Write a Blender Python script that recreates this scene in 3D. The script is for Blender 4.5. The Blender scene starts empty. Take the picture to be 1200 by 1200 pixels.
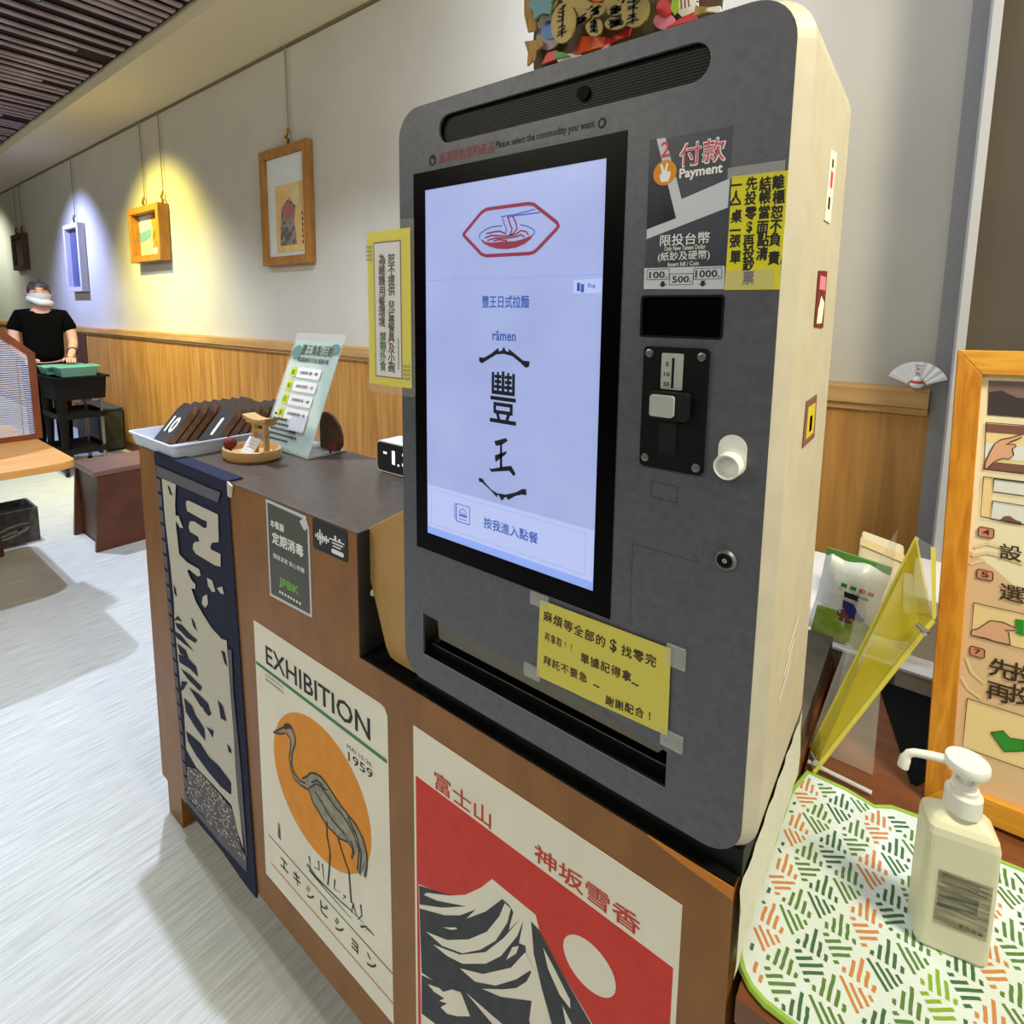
import bpy, math, random
from math import sin, cos, pi, radians
from mathutils import Matrix, Vector
from mathutils.geometry import tessellate_polygon
random.seed(7)
sc = bpy.context.scene
COL = sc.collection

def rgb(h):
    h = h.lstrip('#')
    c = [int(h[i:i+2], 16)/255 for i in (0, 2, 4)]
    return tuple(x/12.92 if x <= .04045 else ((x+.055)/1.055)**2.4 for x in c) + (1,)

# ------------------------------------------------------------ camera
cam = bpy.data.cameras.new('camera')
cam.sensor_width = 36; cam.lens = 19.436; cam.shift_x = 0.0; cam.shift_y = -0.12757
cam.clip_start = .02
camo = bpy.data.objects.new('camera', cam); COL.objects.link(camo)
camo.matrix_world = Matrix.Translation((.6102, -.5346, 1.44)) @ (Matrix.Rotation(radians(37.461), 4, 'Z') @ Matrix.Rotation(radians(82.9646), 4, 'X') @ Matrix.Rotation(radians(.6857), 4, 'Z'))
sc.camera = camo
# ------------------------------------------------------------ world, exposure
w = bpy.data.worlds.new('world'); sc.world = w; w.use_nodes = True
w.node_tree.nodes['Background'].inputs[0].default_value = rgb('#efe2c8')
w.node_tree.nodes['Background'].inputs[1].default_value = .62
sc.view_settings.view_transform = 'Standard'; sc.view_settings.look = 'None'
sc.view_settings.exposure = 0; sc.view_settings.gamma = 1
sc.view_settings.use_curve_mapping = False
# ------------------------------------------------------------ lights
def area(name, loc, target, size, energy, col, spread=None, sizey=None):
    l = bpy.data.lights.new(name, 'AREA'); l.size = size; l.energy = energy; l.color = rgb(col)[:3]
    if sizey: l.shape = 'RECTANGLE'; l.size_y = sizey
    if spread: l.spread = radians(spread)
    o = bpy.data.objects.new(name, l); COL.objects.link(o); o.location = loc
    o.rotation_euler = (Vector(target)-Vector(loc)).to_track_quat('-Z', 'Y').to_euler()
    return o
def spot(name, loc, target, energy, col, angle, blend=.6, radius=.03):
    l = bpy.data.lights.new(name, 'SPOT'); l.energy = energy; l.color = rgb(col)[:3]
    l.spot_size = radians(angle); l.spot_blend = blend; l.shadow_soft_size = radius
    o = bpy.data.objects.new(name, l); COL.objects.link(o); o.location = loc
    o.rotation_euler = (Vector(target)-Vector(loc)).to_track_quat('-Z', 'Y').to_euler()
    return o
spot('ceiling_spot_key', (-1.45, .2, 3.02), (-1.9, -.15, 0), 235, '#dfe8ff', 125, .6, .02)
spot('ceiling_spot_far', (-4.2, .1, 3.02), (-4.4, 0, 0), 330, '#d8e4ff', 130, .7, .03)
spot('picture_spot_warm', (-4.72, .5, 2.95), (-4.8, 1.5, 1.35), 400, '#fdec74', 96, 1, .05)
spot('picture_spot_cool', (-6.85, .5, 2.95), (-6.95, 1.5, 1.45), 480, '#a9b6ff', 88, 1, .05)
spot('fill_spot_end', (-10.6, .5, 3.0), (-10.6, 1.5, 1.6), 200, '#e6f0e0', 100, 1, .05)  # unseen spot, added to lift the far end of the wall
area('key_area_right', (1.5, -.02, 2.6), (.65, .2, .9), .35, 42, '#fff4d6')  # unseen key light, moved to reach both kiosk side and guide front
area('fill_area_room', (-1.6, -2.4, 3.2), (-1.2, 0, .6), 1.6, 95, '#f3eeda')  # unseen fill behind the camera, added for kiosk and counter fronts
area('fill_area_far', (-6.5, -2.4, 3.2), (-6.5, .5, .8), 1.8, 85, '#f3eeda')  # unseen fill, added because the far wall was dark
area('fill_area_front', (.9, -2.2, 3.0), (.5, 0, .9), 1.0, 26, '#f0eee6')  # unseen fill, added to make up for the closed front wall
area('fill_area_wall', (-.4, .75, 2.95), (-.6, 1.5, 1.4), .5, 20, '#dfe8ff')  # unseen bluish fill, added to brighten the wall near the kiosk

# ------------------------------------------------------------ materials
MATS = {}
def mat(name, col, rough=.55, metal=0, col2=None, scale=6, stretch=(1, 1, 1), detail=4, bump=0, bscale=None, alpha=None,
        emit=None, estr=1.0, trans=0, ior=1.45, spec=.5, contrast=None, coat=0, dist=0):
    if name in MATS: return MATS[name]
    m = bpy.data.materials.new(name); m.use_nodes = True; nt = m.node_tree; b = nt.nodes['Principled BSDF']
    c1 = rgb(col) if isinstance(col, str) else col
    b.inputs['Base Color'].default_value = c1
    b.inputs['Roughness'].default_value = rough; b.inputs['Metallic'].default_value = metal
    b.inputs['IOR'].default_value = ior; b.inputs['Transmission Weight'].default_value = trans
    b.inputs['Specular IOR Level'].default_value = spec; b.inputs['Coat Weight'].default_value = coat
    if alpha is not None: b.inputs['Alpha'].default_value = alpha
    if emit:
        b.inputs['Emission Color'].default_value = rgb(emit); b.inputs['Emission Strength'].default_value = estr
    m.diffuse_color = c1
    if col2 or bump:
        tc = nt.nodes.new('ShaderNodeTexCoord'); mp = nt.nodes.new('ShaderNodeMapping'); nz = nt.nodes.new('ShaderNodeTexNoise')
        mp.inputs['Scale'].default_value = stretch; nz.inputs['Scale'].default_value = scale; nz.inputs['Detail'].default_value = detail
        nz.inputs['Distortion'].default_value = dist
        nt.links.new(tc.outputs['Object'], mp.inputs[0]); nt.links.new(mp.outputs[0], nz.inputs['Vector'])
        if col2:
            cr = nt.nodes.new('ShaderNodeValToRGB'); lo, hi = contrast or (.35, .65)
            cr.color_ramp.elements[0].position = lo; cr.color_ramp.elements[1].position = hi
            cr.color_ramp.elements[0].color = c1; cr.color_ramp.elements[1].color = rgb(col2)
            nt.links.new(nz.outputs[0], cr.inputs[0]); nt.links.new(cr.outputs[0], b.inputs['Base Color'])
            if emit: nt.links.new(cr.outputs[0], b.inputs['Emission Color'])
        if bump:
            src = nz
            if bscale:
                src = nt.nodes.new('ShaderNodeTexNoise'); src.inputs['Scale'].default_value = bscale
                nt.links.new(mp.outputs[0], src.inputs['Vector'])
            bp = nt.nodes.new('ShaderNodeBump'); bp.inputs['Strength'].default_value = bump; bp.inputs['Distance'].default_value = .002
            nt.links.new(src.outputs[0], bp.inputs['Height']); nt.links.new(bp.outputs[0], b.inputs['Normal'])
    MATS[name] = m
    return m
M = {}
def D(k, *a, **kw): M[k] = mat(k, *a, **kw)
D('wall_paint', '#b3afa2', .85, col2='#bbb7aa', scale=2, bump=.25, bscale=260)
D('floor_wood', '#b3b9b4', .42, col2='#d6dcdc', scale=14, stretch=(9, .55, 1), detail=8, contrast=(.3, .7))
D('slat_wood', '#a594a0', .6, col2='#8f7d86', scale=5)
D('ceiling_dark', '#1b1412', .9)
D('soffit', '#d2c7a8', .85, bump=.2, bscale=200)
D('wainscot', '#95652a', .55, col2='#bb8a44', scale=5, stretch=(6, 6, .35), detail=6, dist=.6, contrast=(.3, .72))
D('cap_wood', '#a57e4a', .5, col2='#b9935c', scale=6, stretch=(.4, 6, 6))
D('dark_wood', '#5a3a24', .5, col2='#472c1b', scale=5, stretch=(4, 4, .5))
D('counter_wood', '#7f5014', .45, col2='#8d5b1c', scale=9, stretch=(2, 2, 1), bump=.1, bscale=300)
D('counter_top', '#4e453d', .32, col2='#5a5047', scale=60, bump=.12, bscale=420)
D('black', '#070708', .5, spec=.25); D('black_gloss', '#030303', .3, spec=.08); D('charcoal', '#121213', .6, spec=.3)
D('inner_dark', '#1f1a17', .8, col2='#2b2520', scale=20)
D('kiosk_grey', '#56575f', .42, .2, col2='#5e5f67', scale=120, bump=.15, bscale=700)
D('kiosk_cream', '#bdb8a4', .5, col2='#c4bfac', scale=30, bump=.05, bscale=500)
D('mesh_grey', '#3c3c3e', .5)
D('screen', '#98a6dc', .3, col2='#a3b0e4', scale=9, emit='#a6b3e8', estr=.48, contrast=(.3, .7))
D('screen_light', '#a9b6e6', .3, emit='#b3bff0', estr=.55)
D('screen_blue_band', '#7d97dd', .3, emit='#8aa6f0', estr=.6)
D('ink_screen', '#0d1220', .5); D('ink_blue', '#2b57b0', .5, emit='#2b57b0', estr=.35); D('logo_red', '#8c2f4a', .5, emit='#8c2f4a', estr=.35)
D('white_paint', '#e8e8e6', .5); D('white', '#efefee', .45); D('paper', '#ece8d8', .7, col2='#e6e1d0', scale=8); D('paper_white', '#eeeeee', .7)
D('cream_paper', '#cfcaad', .7, col2='#c8c2a2', scale=12)
D('red', '#d23a2c', .65, col2='#c93225', scale=40); D('red_text', '#c03a1a', .6); D('pink_text', '#d9415c', .5)
D('sign_brown', '#4a1f14', .6); D('dark_red', '#74231f', .6)
D('slate', '#2f323a', .65, col2='#3b3d45', scale=40); D('ink', '#1c1a1a', .6); D('brown_ink', '#3a2a17', .6)
D('orange', '#e6961f', .65, col2='#dd8c1a', scale=30); D('orange_line', '#c98947', .6); D('green_line', '#3c8055', .6); D('olive_line', '#4c4c24', .6)
D('crane_grey', '#a39e8c', .6, col2='#7f7a68', scale=60, stretch=(1, 1, 1))
D('navy', '#1a2140', .9, col2='#151a33', scale=300, bump=.4, bscale=900); D('tap_white', '#ccc7ba', .9, bump=.4, bscale=900, col2='#c2bdaf', scale=200)
D('tap_grey', '#6a6770', .9, bump=.4, bscale=900, col2='#5c5962', scale=150)
D('note_yellow', '#ded51f', .6); D('note_pale', '#d3c957', .65); D('sign_yellow', '#efe22a', .5)
D('tape', '#cfd0cc', .25, alpha=.3); D('film', '#d6d8d4', .15, alpha=.1, spec=.8)
D('acrylic', '#e6ebe8', .06, alpha=.15, spec=.9); D('acrylic_edge', '#dfe3de', .1, alpha=.75)
D('acrylic_yellow', '#d3c41a', .1, alpha=.55, col2='#dccb1e', scale=9, spec=.8); D('acrylic_yellow_edge', '#d8cf5a', .15)
D('teal_paper', '#a9c9bd', .5, col2='#a2c2b7', scale=9); D('teal_dark', '#5d8a82', .5); D('green_text', '#2f6b4a', .6)
D('chrome', '#b9babb', .2, 1.0); D('steel', '#8f9091', .35, .9); D('silver_button', '#b9beb8', .4, .3)
D('plastic_white', '#e4e6e0', .35); D('plastic_tray', '#c9d3e6', .4)
D('plywood', '#b08a4e', .55, col2='#b9935a', scale=12, stretch=(1, 4, 1)); D('pine', '#e09a2c', .45, col2='#c07a18', scale=16, stretch=(5, 5, .35), dist=.8)
D('pine_h', '#e8ab3c', .45, col2='#cc8a24', scale=16, stretch=(.35, 5, 5), dist=.8)
D('light_wood', '#d0a86c', .5, col2='#c49b5e', scale=12, stretch=(1, 5, 5)); D('paddle_wood', '#6f4a26', .55, col2='#5c3b1d', scale=20, stretch=(1, 3, 3)); D('paddle_face', '#3a3634', .55)
D('table_wood', '#c98f45', .4, col2='#d6a05a', scale=6, stretch=(4, .6, 4)); D('stool_wood', '#4a2413', .4, col2='#5d3019', scale=8); D('stool_top', '#7a5e55', .3, col2='#6a4c40', scale=4)
D('frame_wood', '#a5702c', .5, col2='#8f5e22', scale=10, stretch=(3, 3, .8)); D('frame_dark', '#4a3424', .5); D('frame_white', '#b8b4bd', .4)
D('pic_blue', '#3a4668', .2, col2='#303a58', scale=4); D('pic_pale', '#cfd6d4', .2); D('pic_cream', '#d9b877', .5, col2='#cfa868', scale=14); D('pic_grey', '#8b8480', .5, col2='#5a5452', scale=30, contrast=(.45, .55)); D('pic_red', '#a8605a', .5); D('pic_sea', '#5c8fa8', .4); D('pic_orange', '#c27a26', .5, col2='#8a4d1a', scale=26, contrast=(.45, .55)); D('pic_sand', '#cdbf95', .5); D('pic_brown', '#6b6058', .4, col2='#4c423c', scale=14)
D('cord', '#8d8468', .8); D('brass', '#8b7037', .35, .8)
D('skin', '#c89a8c', .5); D('hair', '#2b2427', .5, col2='#4a464e', scale=30); D('cloth_black', '#050506', .95, spec=.1); D('mask_white', '#c7cbe0', .8); D('wrist_dark', '#1a1416', .5)
D('green_plastic', '#68a394', .5); D('cart_black', '#060607', .5, spec=.25); D('crate_grey', '#59564e', .8, col2='#3f3c36', scale=25); D('crate_print', '#8d8a86', .8)
D('divider_wood', '#7c3f1e', .45, col2='#6a3318', scale=10); D('reed', '#b6bccd', .5); D('box_dark', '#2b2a22', .8, col2='#3e3d30', scale=5)
D('mat_white', '#cfdcdc', .95, bump=.5, bscale=700); D('mat_green', '#54793a', .95); D('mat_dark', '#3d6440', .95); D('mat_lime', '#7fa32f', .95); D('mat_orange', '#bd7f48', .95); D('mat_edge', '#8fb54a', .9)
D('desk_wood', '#6b3d22', .35, col2='#7a4a2b', scale=10, stretch=(.6, 6, 6)); D('desk_front', '#5d3a22', .5, col2='#54321c', scale=8)
D('bottle_plastic', '#d5d6bb', .35, spec=.6); D('bottle_white', '#e3e5e0', .35); D('bottle_label', '#a9a68d', .5, col2='#7d7a66', scale=70, stretch=(.3, 1, 3), contrast=(.42, .58)); D('label_dark', '#4a4a40', .5, col2='#8a8a78', scale=90, stretch=(.3, 1, 3), contrast=(.42, .6))
D('board_paper', '#efe7c8', .6, col2='#e8deb8', scale=5); D('board_cream', '#ead39b', .6); D('board_tan', '#dcbd95', .6); D('hand_skin', '#dba98a', .6); D('board_brown', '#7a5347', .6); D('board_mauve', '#7f6a68', .6); D('board_white', '#dde3e2', .6); D('blob', '#3a3236', .6); D('num_red', '#cf8a72', .6); D('green_bright', '#2f8f2a', .4); D('grain_line', '#e2d2a0', .6)
D('bag_green', '#8fb83a', .3, col2='#c9d68a', scale=18, bump=.8, bscale=40, contrast=(.4, .6)); D('bag_white', '#dfe6d8', .3, bump=.8, bscale=40); D('bag_blue', '#2b2f8a', .4); D('bag_seal', '#5f9a4a', .4)
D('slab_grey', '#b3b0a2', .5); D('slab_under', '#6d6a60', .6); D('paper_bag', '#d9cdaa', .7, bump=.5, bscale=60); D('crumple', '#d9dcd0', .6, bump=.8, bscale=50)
D('panel_brown', '#4a443b', .6, col2='#57503f', scale=12, stretch=(3, 3, .6)); D('plaster_right', '#4d453c', .8, col2='#574e44', scale=3); D('pillar_trim', '#b5b7bb', .6)
D('gold', '#6f6130', .4, .3, col2='#87763f', scale=30); D('orn_red', '#c22a2f', .4); D('orn_orange', '#e0602a', .4); D('orn_pink', '#e08aa0', .4); D('orn_blue', '#3f6fae', .4); D('orn_greyc', '#8a7a82', .4); D('orn_teal', '#4a7f88', .4); D('orn_green', '#2f8a3a', .4); D('orn_lime', '#8fae2a', .4); D('orn_yellow', '#d8c62a', .4); D('straw', '#b08d52', .8, col2='#8f6f3c', scale=40, stretch=(6, 6, 1))
D('lime_text', '#6fb32a', .5); D('grey_card', '#4c4f4a', .6, col2='#565a54', scale=12); D('olive_card', '#1a1d16', .5); D('display_glow', '#e8f4ff', .3, emit='#dfeeff', estr=.9)
D('rail_dark', '#6e6040', .6); D('trim_shade_grey', '#8a8986', .7); D('orn_dark', '#4a3f26', .6); D('clock_face', '#2b2926', .25)
D('lamp_glow', '#ffffff', .3, emit='#eaf0ff', estr=9)
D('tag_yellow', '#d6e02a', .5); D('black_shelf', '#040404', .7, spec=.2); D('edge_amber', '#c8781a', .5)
D('pay_dark', '#3a3f4a', .35, col2='#454a55', scale=12); D('pay_black', '#15171c', .3, col2='#23283a', scale=60); D('hdr_red', '#8a3038', .5); D('pay_white', '#c9cdd8', .4)

# ------------------------------------------------------------ mesh builder
ROOTM = {}
class MB:
    def __init__(s): s.v = []; s.f = []
    def add(s, vs, fs):
        n = len(s.v); s.v += [tuple(p) for p in vs]; s.f += [tuple(i+n for i in f) for f in fs]; return s
    def box(s, a, b, m=None):
        x0, y0, z0 = a; x1, y1, z1 = b
        vs = [Vector(p) for p in ((x0,y0,z0),(x1,y0,z0),(x1,y1,z0),(x0,y1,z0),(x0,y0,z1),(x1,y0,z1),(x1,y1,z1),(x0,y1,z1))]
        if m is not None: vs = [m @ p for p in vs]
        return s.add(vs, [(0,3,2,1),(4,5,6,7),(0,1,5,4),(1,2,6,5),(2,3,7,6),(3,0,4,7)])
    def prism(s, pts, F, a, b, holes=()):
        """2D polygon (u,v) extruded from depth a to b along frame normal; front at b"""
        loops = [list(pts)] + [list(h) for h in holes]
        flat = [p for l in loops for p in l]; n = len(flat)
        tri = tessellate_polygon([[Vector((p[0], p[1], 0)) for p in l] for l in loops])
        vs = [F(u, v, b) for u, v in flat] + [F(u, v, a) for u, v in flat]
        fs = []
        for t in tri:
            p, q, r = [flat[i] for i in t]
            if (q[0]-p[0])*(r[1]-p[1])-(q[1]-p[1])*(r[0]-p[0]) < 0: t = (t[0], t[2], t[1])
            fs.append(t); fs.append(tuple(n+i for i in reversed(t)))
        k = 0
        for l in loops:
            m_ = len(l)
            for i in range(m_):
                j = (i+1) % m_; fs.append((k+i, n+k+i, n+k+j, k+j))
            k += m_
        return s.add(vs, fs)
    def flat(s, pts, F, h):
        tri = tessellate_polygon([[Vector((p[0], p[1], 0)) for p in pts]])
        fs = []
        for t in tri:
            p, q, r = [pts[i] for i in t]
            if (q[0]-p[0])*(r[1]-p[1])-(q[1]-p[1])*(r[0]-p[0]) < 0: t = (t[0], t[2], t[1])
            fs.append(t)
        return s.add([F(u, v, h) for u, v in pts], fs)
    def stroke(s, pts, F, h, wd, taper=False, closed=False):
        n = len(pts)
        L = []; R = []
        for i, (x, y) in enumerate(pts):
            a = pts[max(0, i-1)]; b = pts[min(n-1, i+1)]
            dx, dy = b[0]-a[0], b[1]-a[1]; l = math.hypot(dx, dy) or 1
            k = wd/2*(1 if not taper else max(.25, 1-i/(n-1)*.75))
            L.append((x-dy/l*k, y+dx/l*k)); R.append((x+dy/l*k, y-dx/l*k))
        for i in range(n-1):
            q = [R[i], R[i+1], L[i+1], L[i]]
            s.add([F(u, v, h) for u, v in q], [(0, 1, 2, 3)])
        return s
    def ring(s, c0, ax, r0, c1, r1, n=20):
        pass
    def lathe(s, prof, m, n=24, cap=True):
        """profile list (r,z) around local z, placed by matrix m"""
        vs = []; fs = []
        for r, z in prof:
            for k in range(n):
                a = 2*pi*k/n; vs.append(m @ Vector((r*cos(a), r*sin(a), z)))
        for i in range(len(prof)-1):
            for k in range(n):
                j = (k+1) % n; fs.append((i*n+k, i*n+j, (i+1)*n+j, (i+1)*n+k))
        if cap:
            fs.append(tuple(reversed(range(n)))); fs.append(tuple((len(prof)-1)*n+k for k in range(n)))
        return s.add(vs, fs)
    def tube(s, pts, r, n=8):
        pts = [Vector(p) for p in pts]; rs = r if isinstance(r, (list, tuple)) else [r]*len(pts)
        vs = []; fs = []; up = Vector((0, 0, 1)); prev = None
        for i, p in enumerate(pts):
            d = (pts[min(i+1, len(pts)-1)]-pts[max(i-1, 0)]).normalized()
            if prev is None:
                a = d.cross(up if abs(d.z) < .9 else Vector((1, 0, 0))).normalized()
            else:
                a = (prev-d*prev.dot(d)).normalized()
            prev = a; b = d.cross(a)
            for k in range(n):
                t = 2*pi*k/n; vs.append(p+(a*cos(t)+b*sin(t))*rs[i])
        for i in range(len(pts)-1):
            for k in range(n):
                j = (k+1) % n; fs.append((i*n+k, i*n+j, (i+1)*n+j, (i+1)*n+k))
        fs.append(tuple(reversed(range(n)))); fs.append(tuple((len(pts)-1)*n+k for k in range(n)))
        return s.add(vs, fs)
    def ball(s, c, r, n=16, m=10, mat4=None):
        rx, ry, rz = (r, r, r) if not isinstance(r, (tuple, list)) else r
        vs = []; fs = []
        for i in range(m+1):
            ph = pi*i/m
            for k in range(n):
                a = 2*pi*k/n; p = Vector((rx*sin(ph)*cos(a), ry*sin(ph)*sin(a), rz*cos(ph)))
                if mat4 is not None: p = mat4 @ p
                vs.append(p+Vector(c))
        for i in range(m):
            for k in range(n):
                j = (k+1) % n; fs.append((i*n+k, (i+1)*n+k, (i+1)*n+j, i*n+j))
        return s.add(vs, fs)

def root_of(p):
    while p.parent is not None: p = p.parent
    return p
def obj(name, mb, m, parent=None, smooth=False, label=None, kind=None, bevel=0, local=False):
    me = bpy.data.meshes.new(name)
    vs = mb.v
    if parent is not None and not local:
        R = ROOTM.get(root_of(parent).name)
        if R is not None:
            I = R.inverted(); vs = [I @ Vector(p) for p in vs]
    me.from_pydata([tuple(p) for p in vs], [], mb.f)
    me.materials.append(M[m] if isinstance(m, str) else m)
    me.update()
    if smooth:
        me.polygons.foreach_set('use_smooth', [True]*len(me.polygons)); me.set_sharp_from_angle(angle=radians(38))
    o = bpy.data.objects.new(name, me); COL.objects.link(o)
    if parent is not None: o.parent = parent
    if label: o['label'] = label
    if kind: o['kind'] = kind
    if bevel:
        b = o.modifiers.new('bevel', 'BEVEL'); b.width = bevel; b.segments = 2; b.limit_method = 'ANGLE'
    return o
def thing(name, label, cat, loc=(0, 0, 0), rotz=0, group=None, mtx=None):
    o = bpy.data.objects.new(name, None); COL.objects.link(o); o.empty_display_size = .05
    R = mtx if mtx is not None else Matrix.Translation(loc) @ Matrix.Rotation(rotz, 4, 'Z')
    o.matrix_world = R; ROOTM[o.name] = R.copy()
    o['label'] = label; o['category'] = cat
    if group: o['group'] = group
    return o
def struct(name, mb, m, parent=None, **k):
    return obj(name, mb, m, parent, kind='structure', **k)
def tag(o, label, cat, group=None):
    o['label'] = label; o['category'] = cat
    if group: o['group'] = group
    return o

def frame(O, U, V, N=None):
    O = Vector(O); U = Vector(U).normalized(); V = Vector(V).normalized(); N = Vector(N) if N else U.cross(V)
    return lambda u, v, h=0: O+U*u+V*v+N*h
FRONT = frame((0, 0, 0), (1, 0, 0), (0, 0, 1))          # y=0 plane, normal -y
def front_at(y): return frame((0, y, 0), (1, 0, 0), (0, 0, 1))
SIDE = frame((.509, 0, 0), (0, 1, 0), (0, 0, 1))          # kiosk right side, normal +x

def rrect(x0, y0, x1, y1, r, n=5):
    pts = []
    for cx, cy, a0 in ((x1-r, y0+r, -90), (x1-r, y1-r, 0), (x0+r, y1-r, 90), (x0+r, y0+r, 180)):
        for k in range(n+1):
            a = radians(a0+90*k/n); pts.append((cx+r*cos(a), cy+r*sin(a)))
    return pts
def ellipse(cx, cy, rx, ry=None, n=32):
    ry = rx if ry is None else ry
    return [(cx+rx*cos(2*pi*k/n), cy+ry*sin(2*pi*k/n)) for k in range(n)]
def rect(x0, y0, x1, y1): return [(x0, y0), (x1, y0), (x1, y1), (x0, y1)]

TXT = {}
def glyphs(s, bold=0):
    k = (s, bold)
    if k not in TXT:
        cu = bpy.data.curves.new('t', 'FONT'); cu.body = s; cu.resolution_u = 2; cu.offset = bold
        o = bpy.data.objects.new('t', cu); me = bpy.data.meshes.new_from_object(o)
        TXT[k] = ([tuple(v.co[:2]) for v in me.vertices], [tuple(p.vertices) for p in me.polygons])
        bpy.data.objects.remove(o); bpy.data.curves.remove(cu); bpy.data.meshes.remove(me)
    return TXT[k]
def txt(mb, s, F, h, b, bold=.01, shear=0):
    """text stretched to the box b=(u0,v0,u1,v1)"""
    cjk = any(c > '\u2e80' for c in s)
    vs, fs = glyphs(s, 0 if cjk else bold)
    if not vs: return
    x0 = min(v[0] for v in vs); x1 = max(v[0] for v in vs); y0 = min(v[1] for v in vs); y1 = max(v[1] for v in vs)
    if cjk and bold:
        d = (b[3]-b[1])*bold*.9
        for k_, (dx, dy) in enumerate(((-d, -d), (d, -d), (d, d), (-d, d))): txt(mb, s, F, h+k_*.00003, (b[0]+dx, b[1]+dy, b[2]+dx, b[3]+dy), 0, shear)
        return
    sx = (b[2]-b[0])/(x1-x0); sy = (b[3]-b[1])/max(1e-6, (y1-y0))
    if s in ('一', '~', '-'): sy = sx
    mb.add([F(b[0]+(x-x0)*sx+shear*(y-y0)*sy, b[1]+(y-y0)*sy, h) for x, y in vs], fs)
def chars(mb, s, F, h, cx, cy, size, bold=.01, wx=1.0, jit=0):
    """one glyph centred at (cx,cy), em height size"""
    cjk = s[0] > '\u2e80'
    if cjk and bold:
        d = size*bold; st = random.getstate()
        for k_, (dx, dy) in enumerate(((-d, 0), (d, 0), (0, d), (0, -d))):
            random.setstate(st); chars(mb, s, F, h+k_*.00003, cx+dx, cy+dy, size, 0, wx, jit)
        return
    vs, fs = glyphs(s, bold)
    if not vs: return
    x0 = min(v[0] for v in vs); x1 = max(v[0] for v in vs); y0 = min(v[1] for v in vs); y1 = max(v[1] for v in vs)
    a = random.uniform(-jit, jit); mx, my = (x0+x1)/2, (y0+y1)/2
    if s[0] > '\u2e80' : my = .38
    out = []
    for x, y in vs:
        X, Y = (x-mx)*size*wx, (y-my)*size
        out.append(F(cx+X*cos(a)-Y*sin(a), cy+X*sin(a)+Y*cos(a), h))
    mb.add(out, fs)
def decal(name, polys, m, parent, F, h, **k):
    for i_, p in enumerate(polys): o = obj(name, MB().flat(p, F, h+i_*.00003), m, parent, **k)
    return o
def strokes(name, lines, m, parent, F, h, wd, taper=False, **k):
    for i_, l in enumerate(lines): o = obj(name, MB().stroke(l, F, h+i_*.00003, wd, taper), m, parent, **k)
    return o
def sheet(name, pts, m, parent, F, h0, h1, **k):
    return obj(name, MB().prism(pts, F, h0, h1), m, parent, **k)

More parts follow.
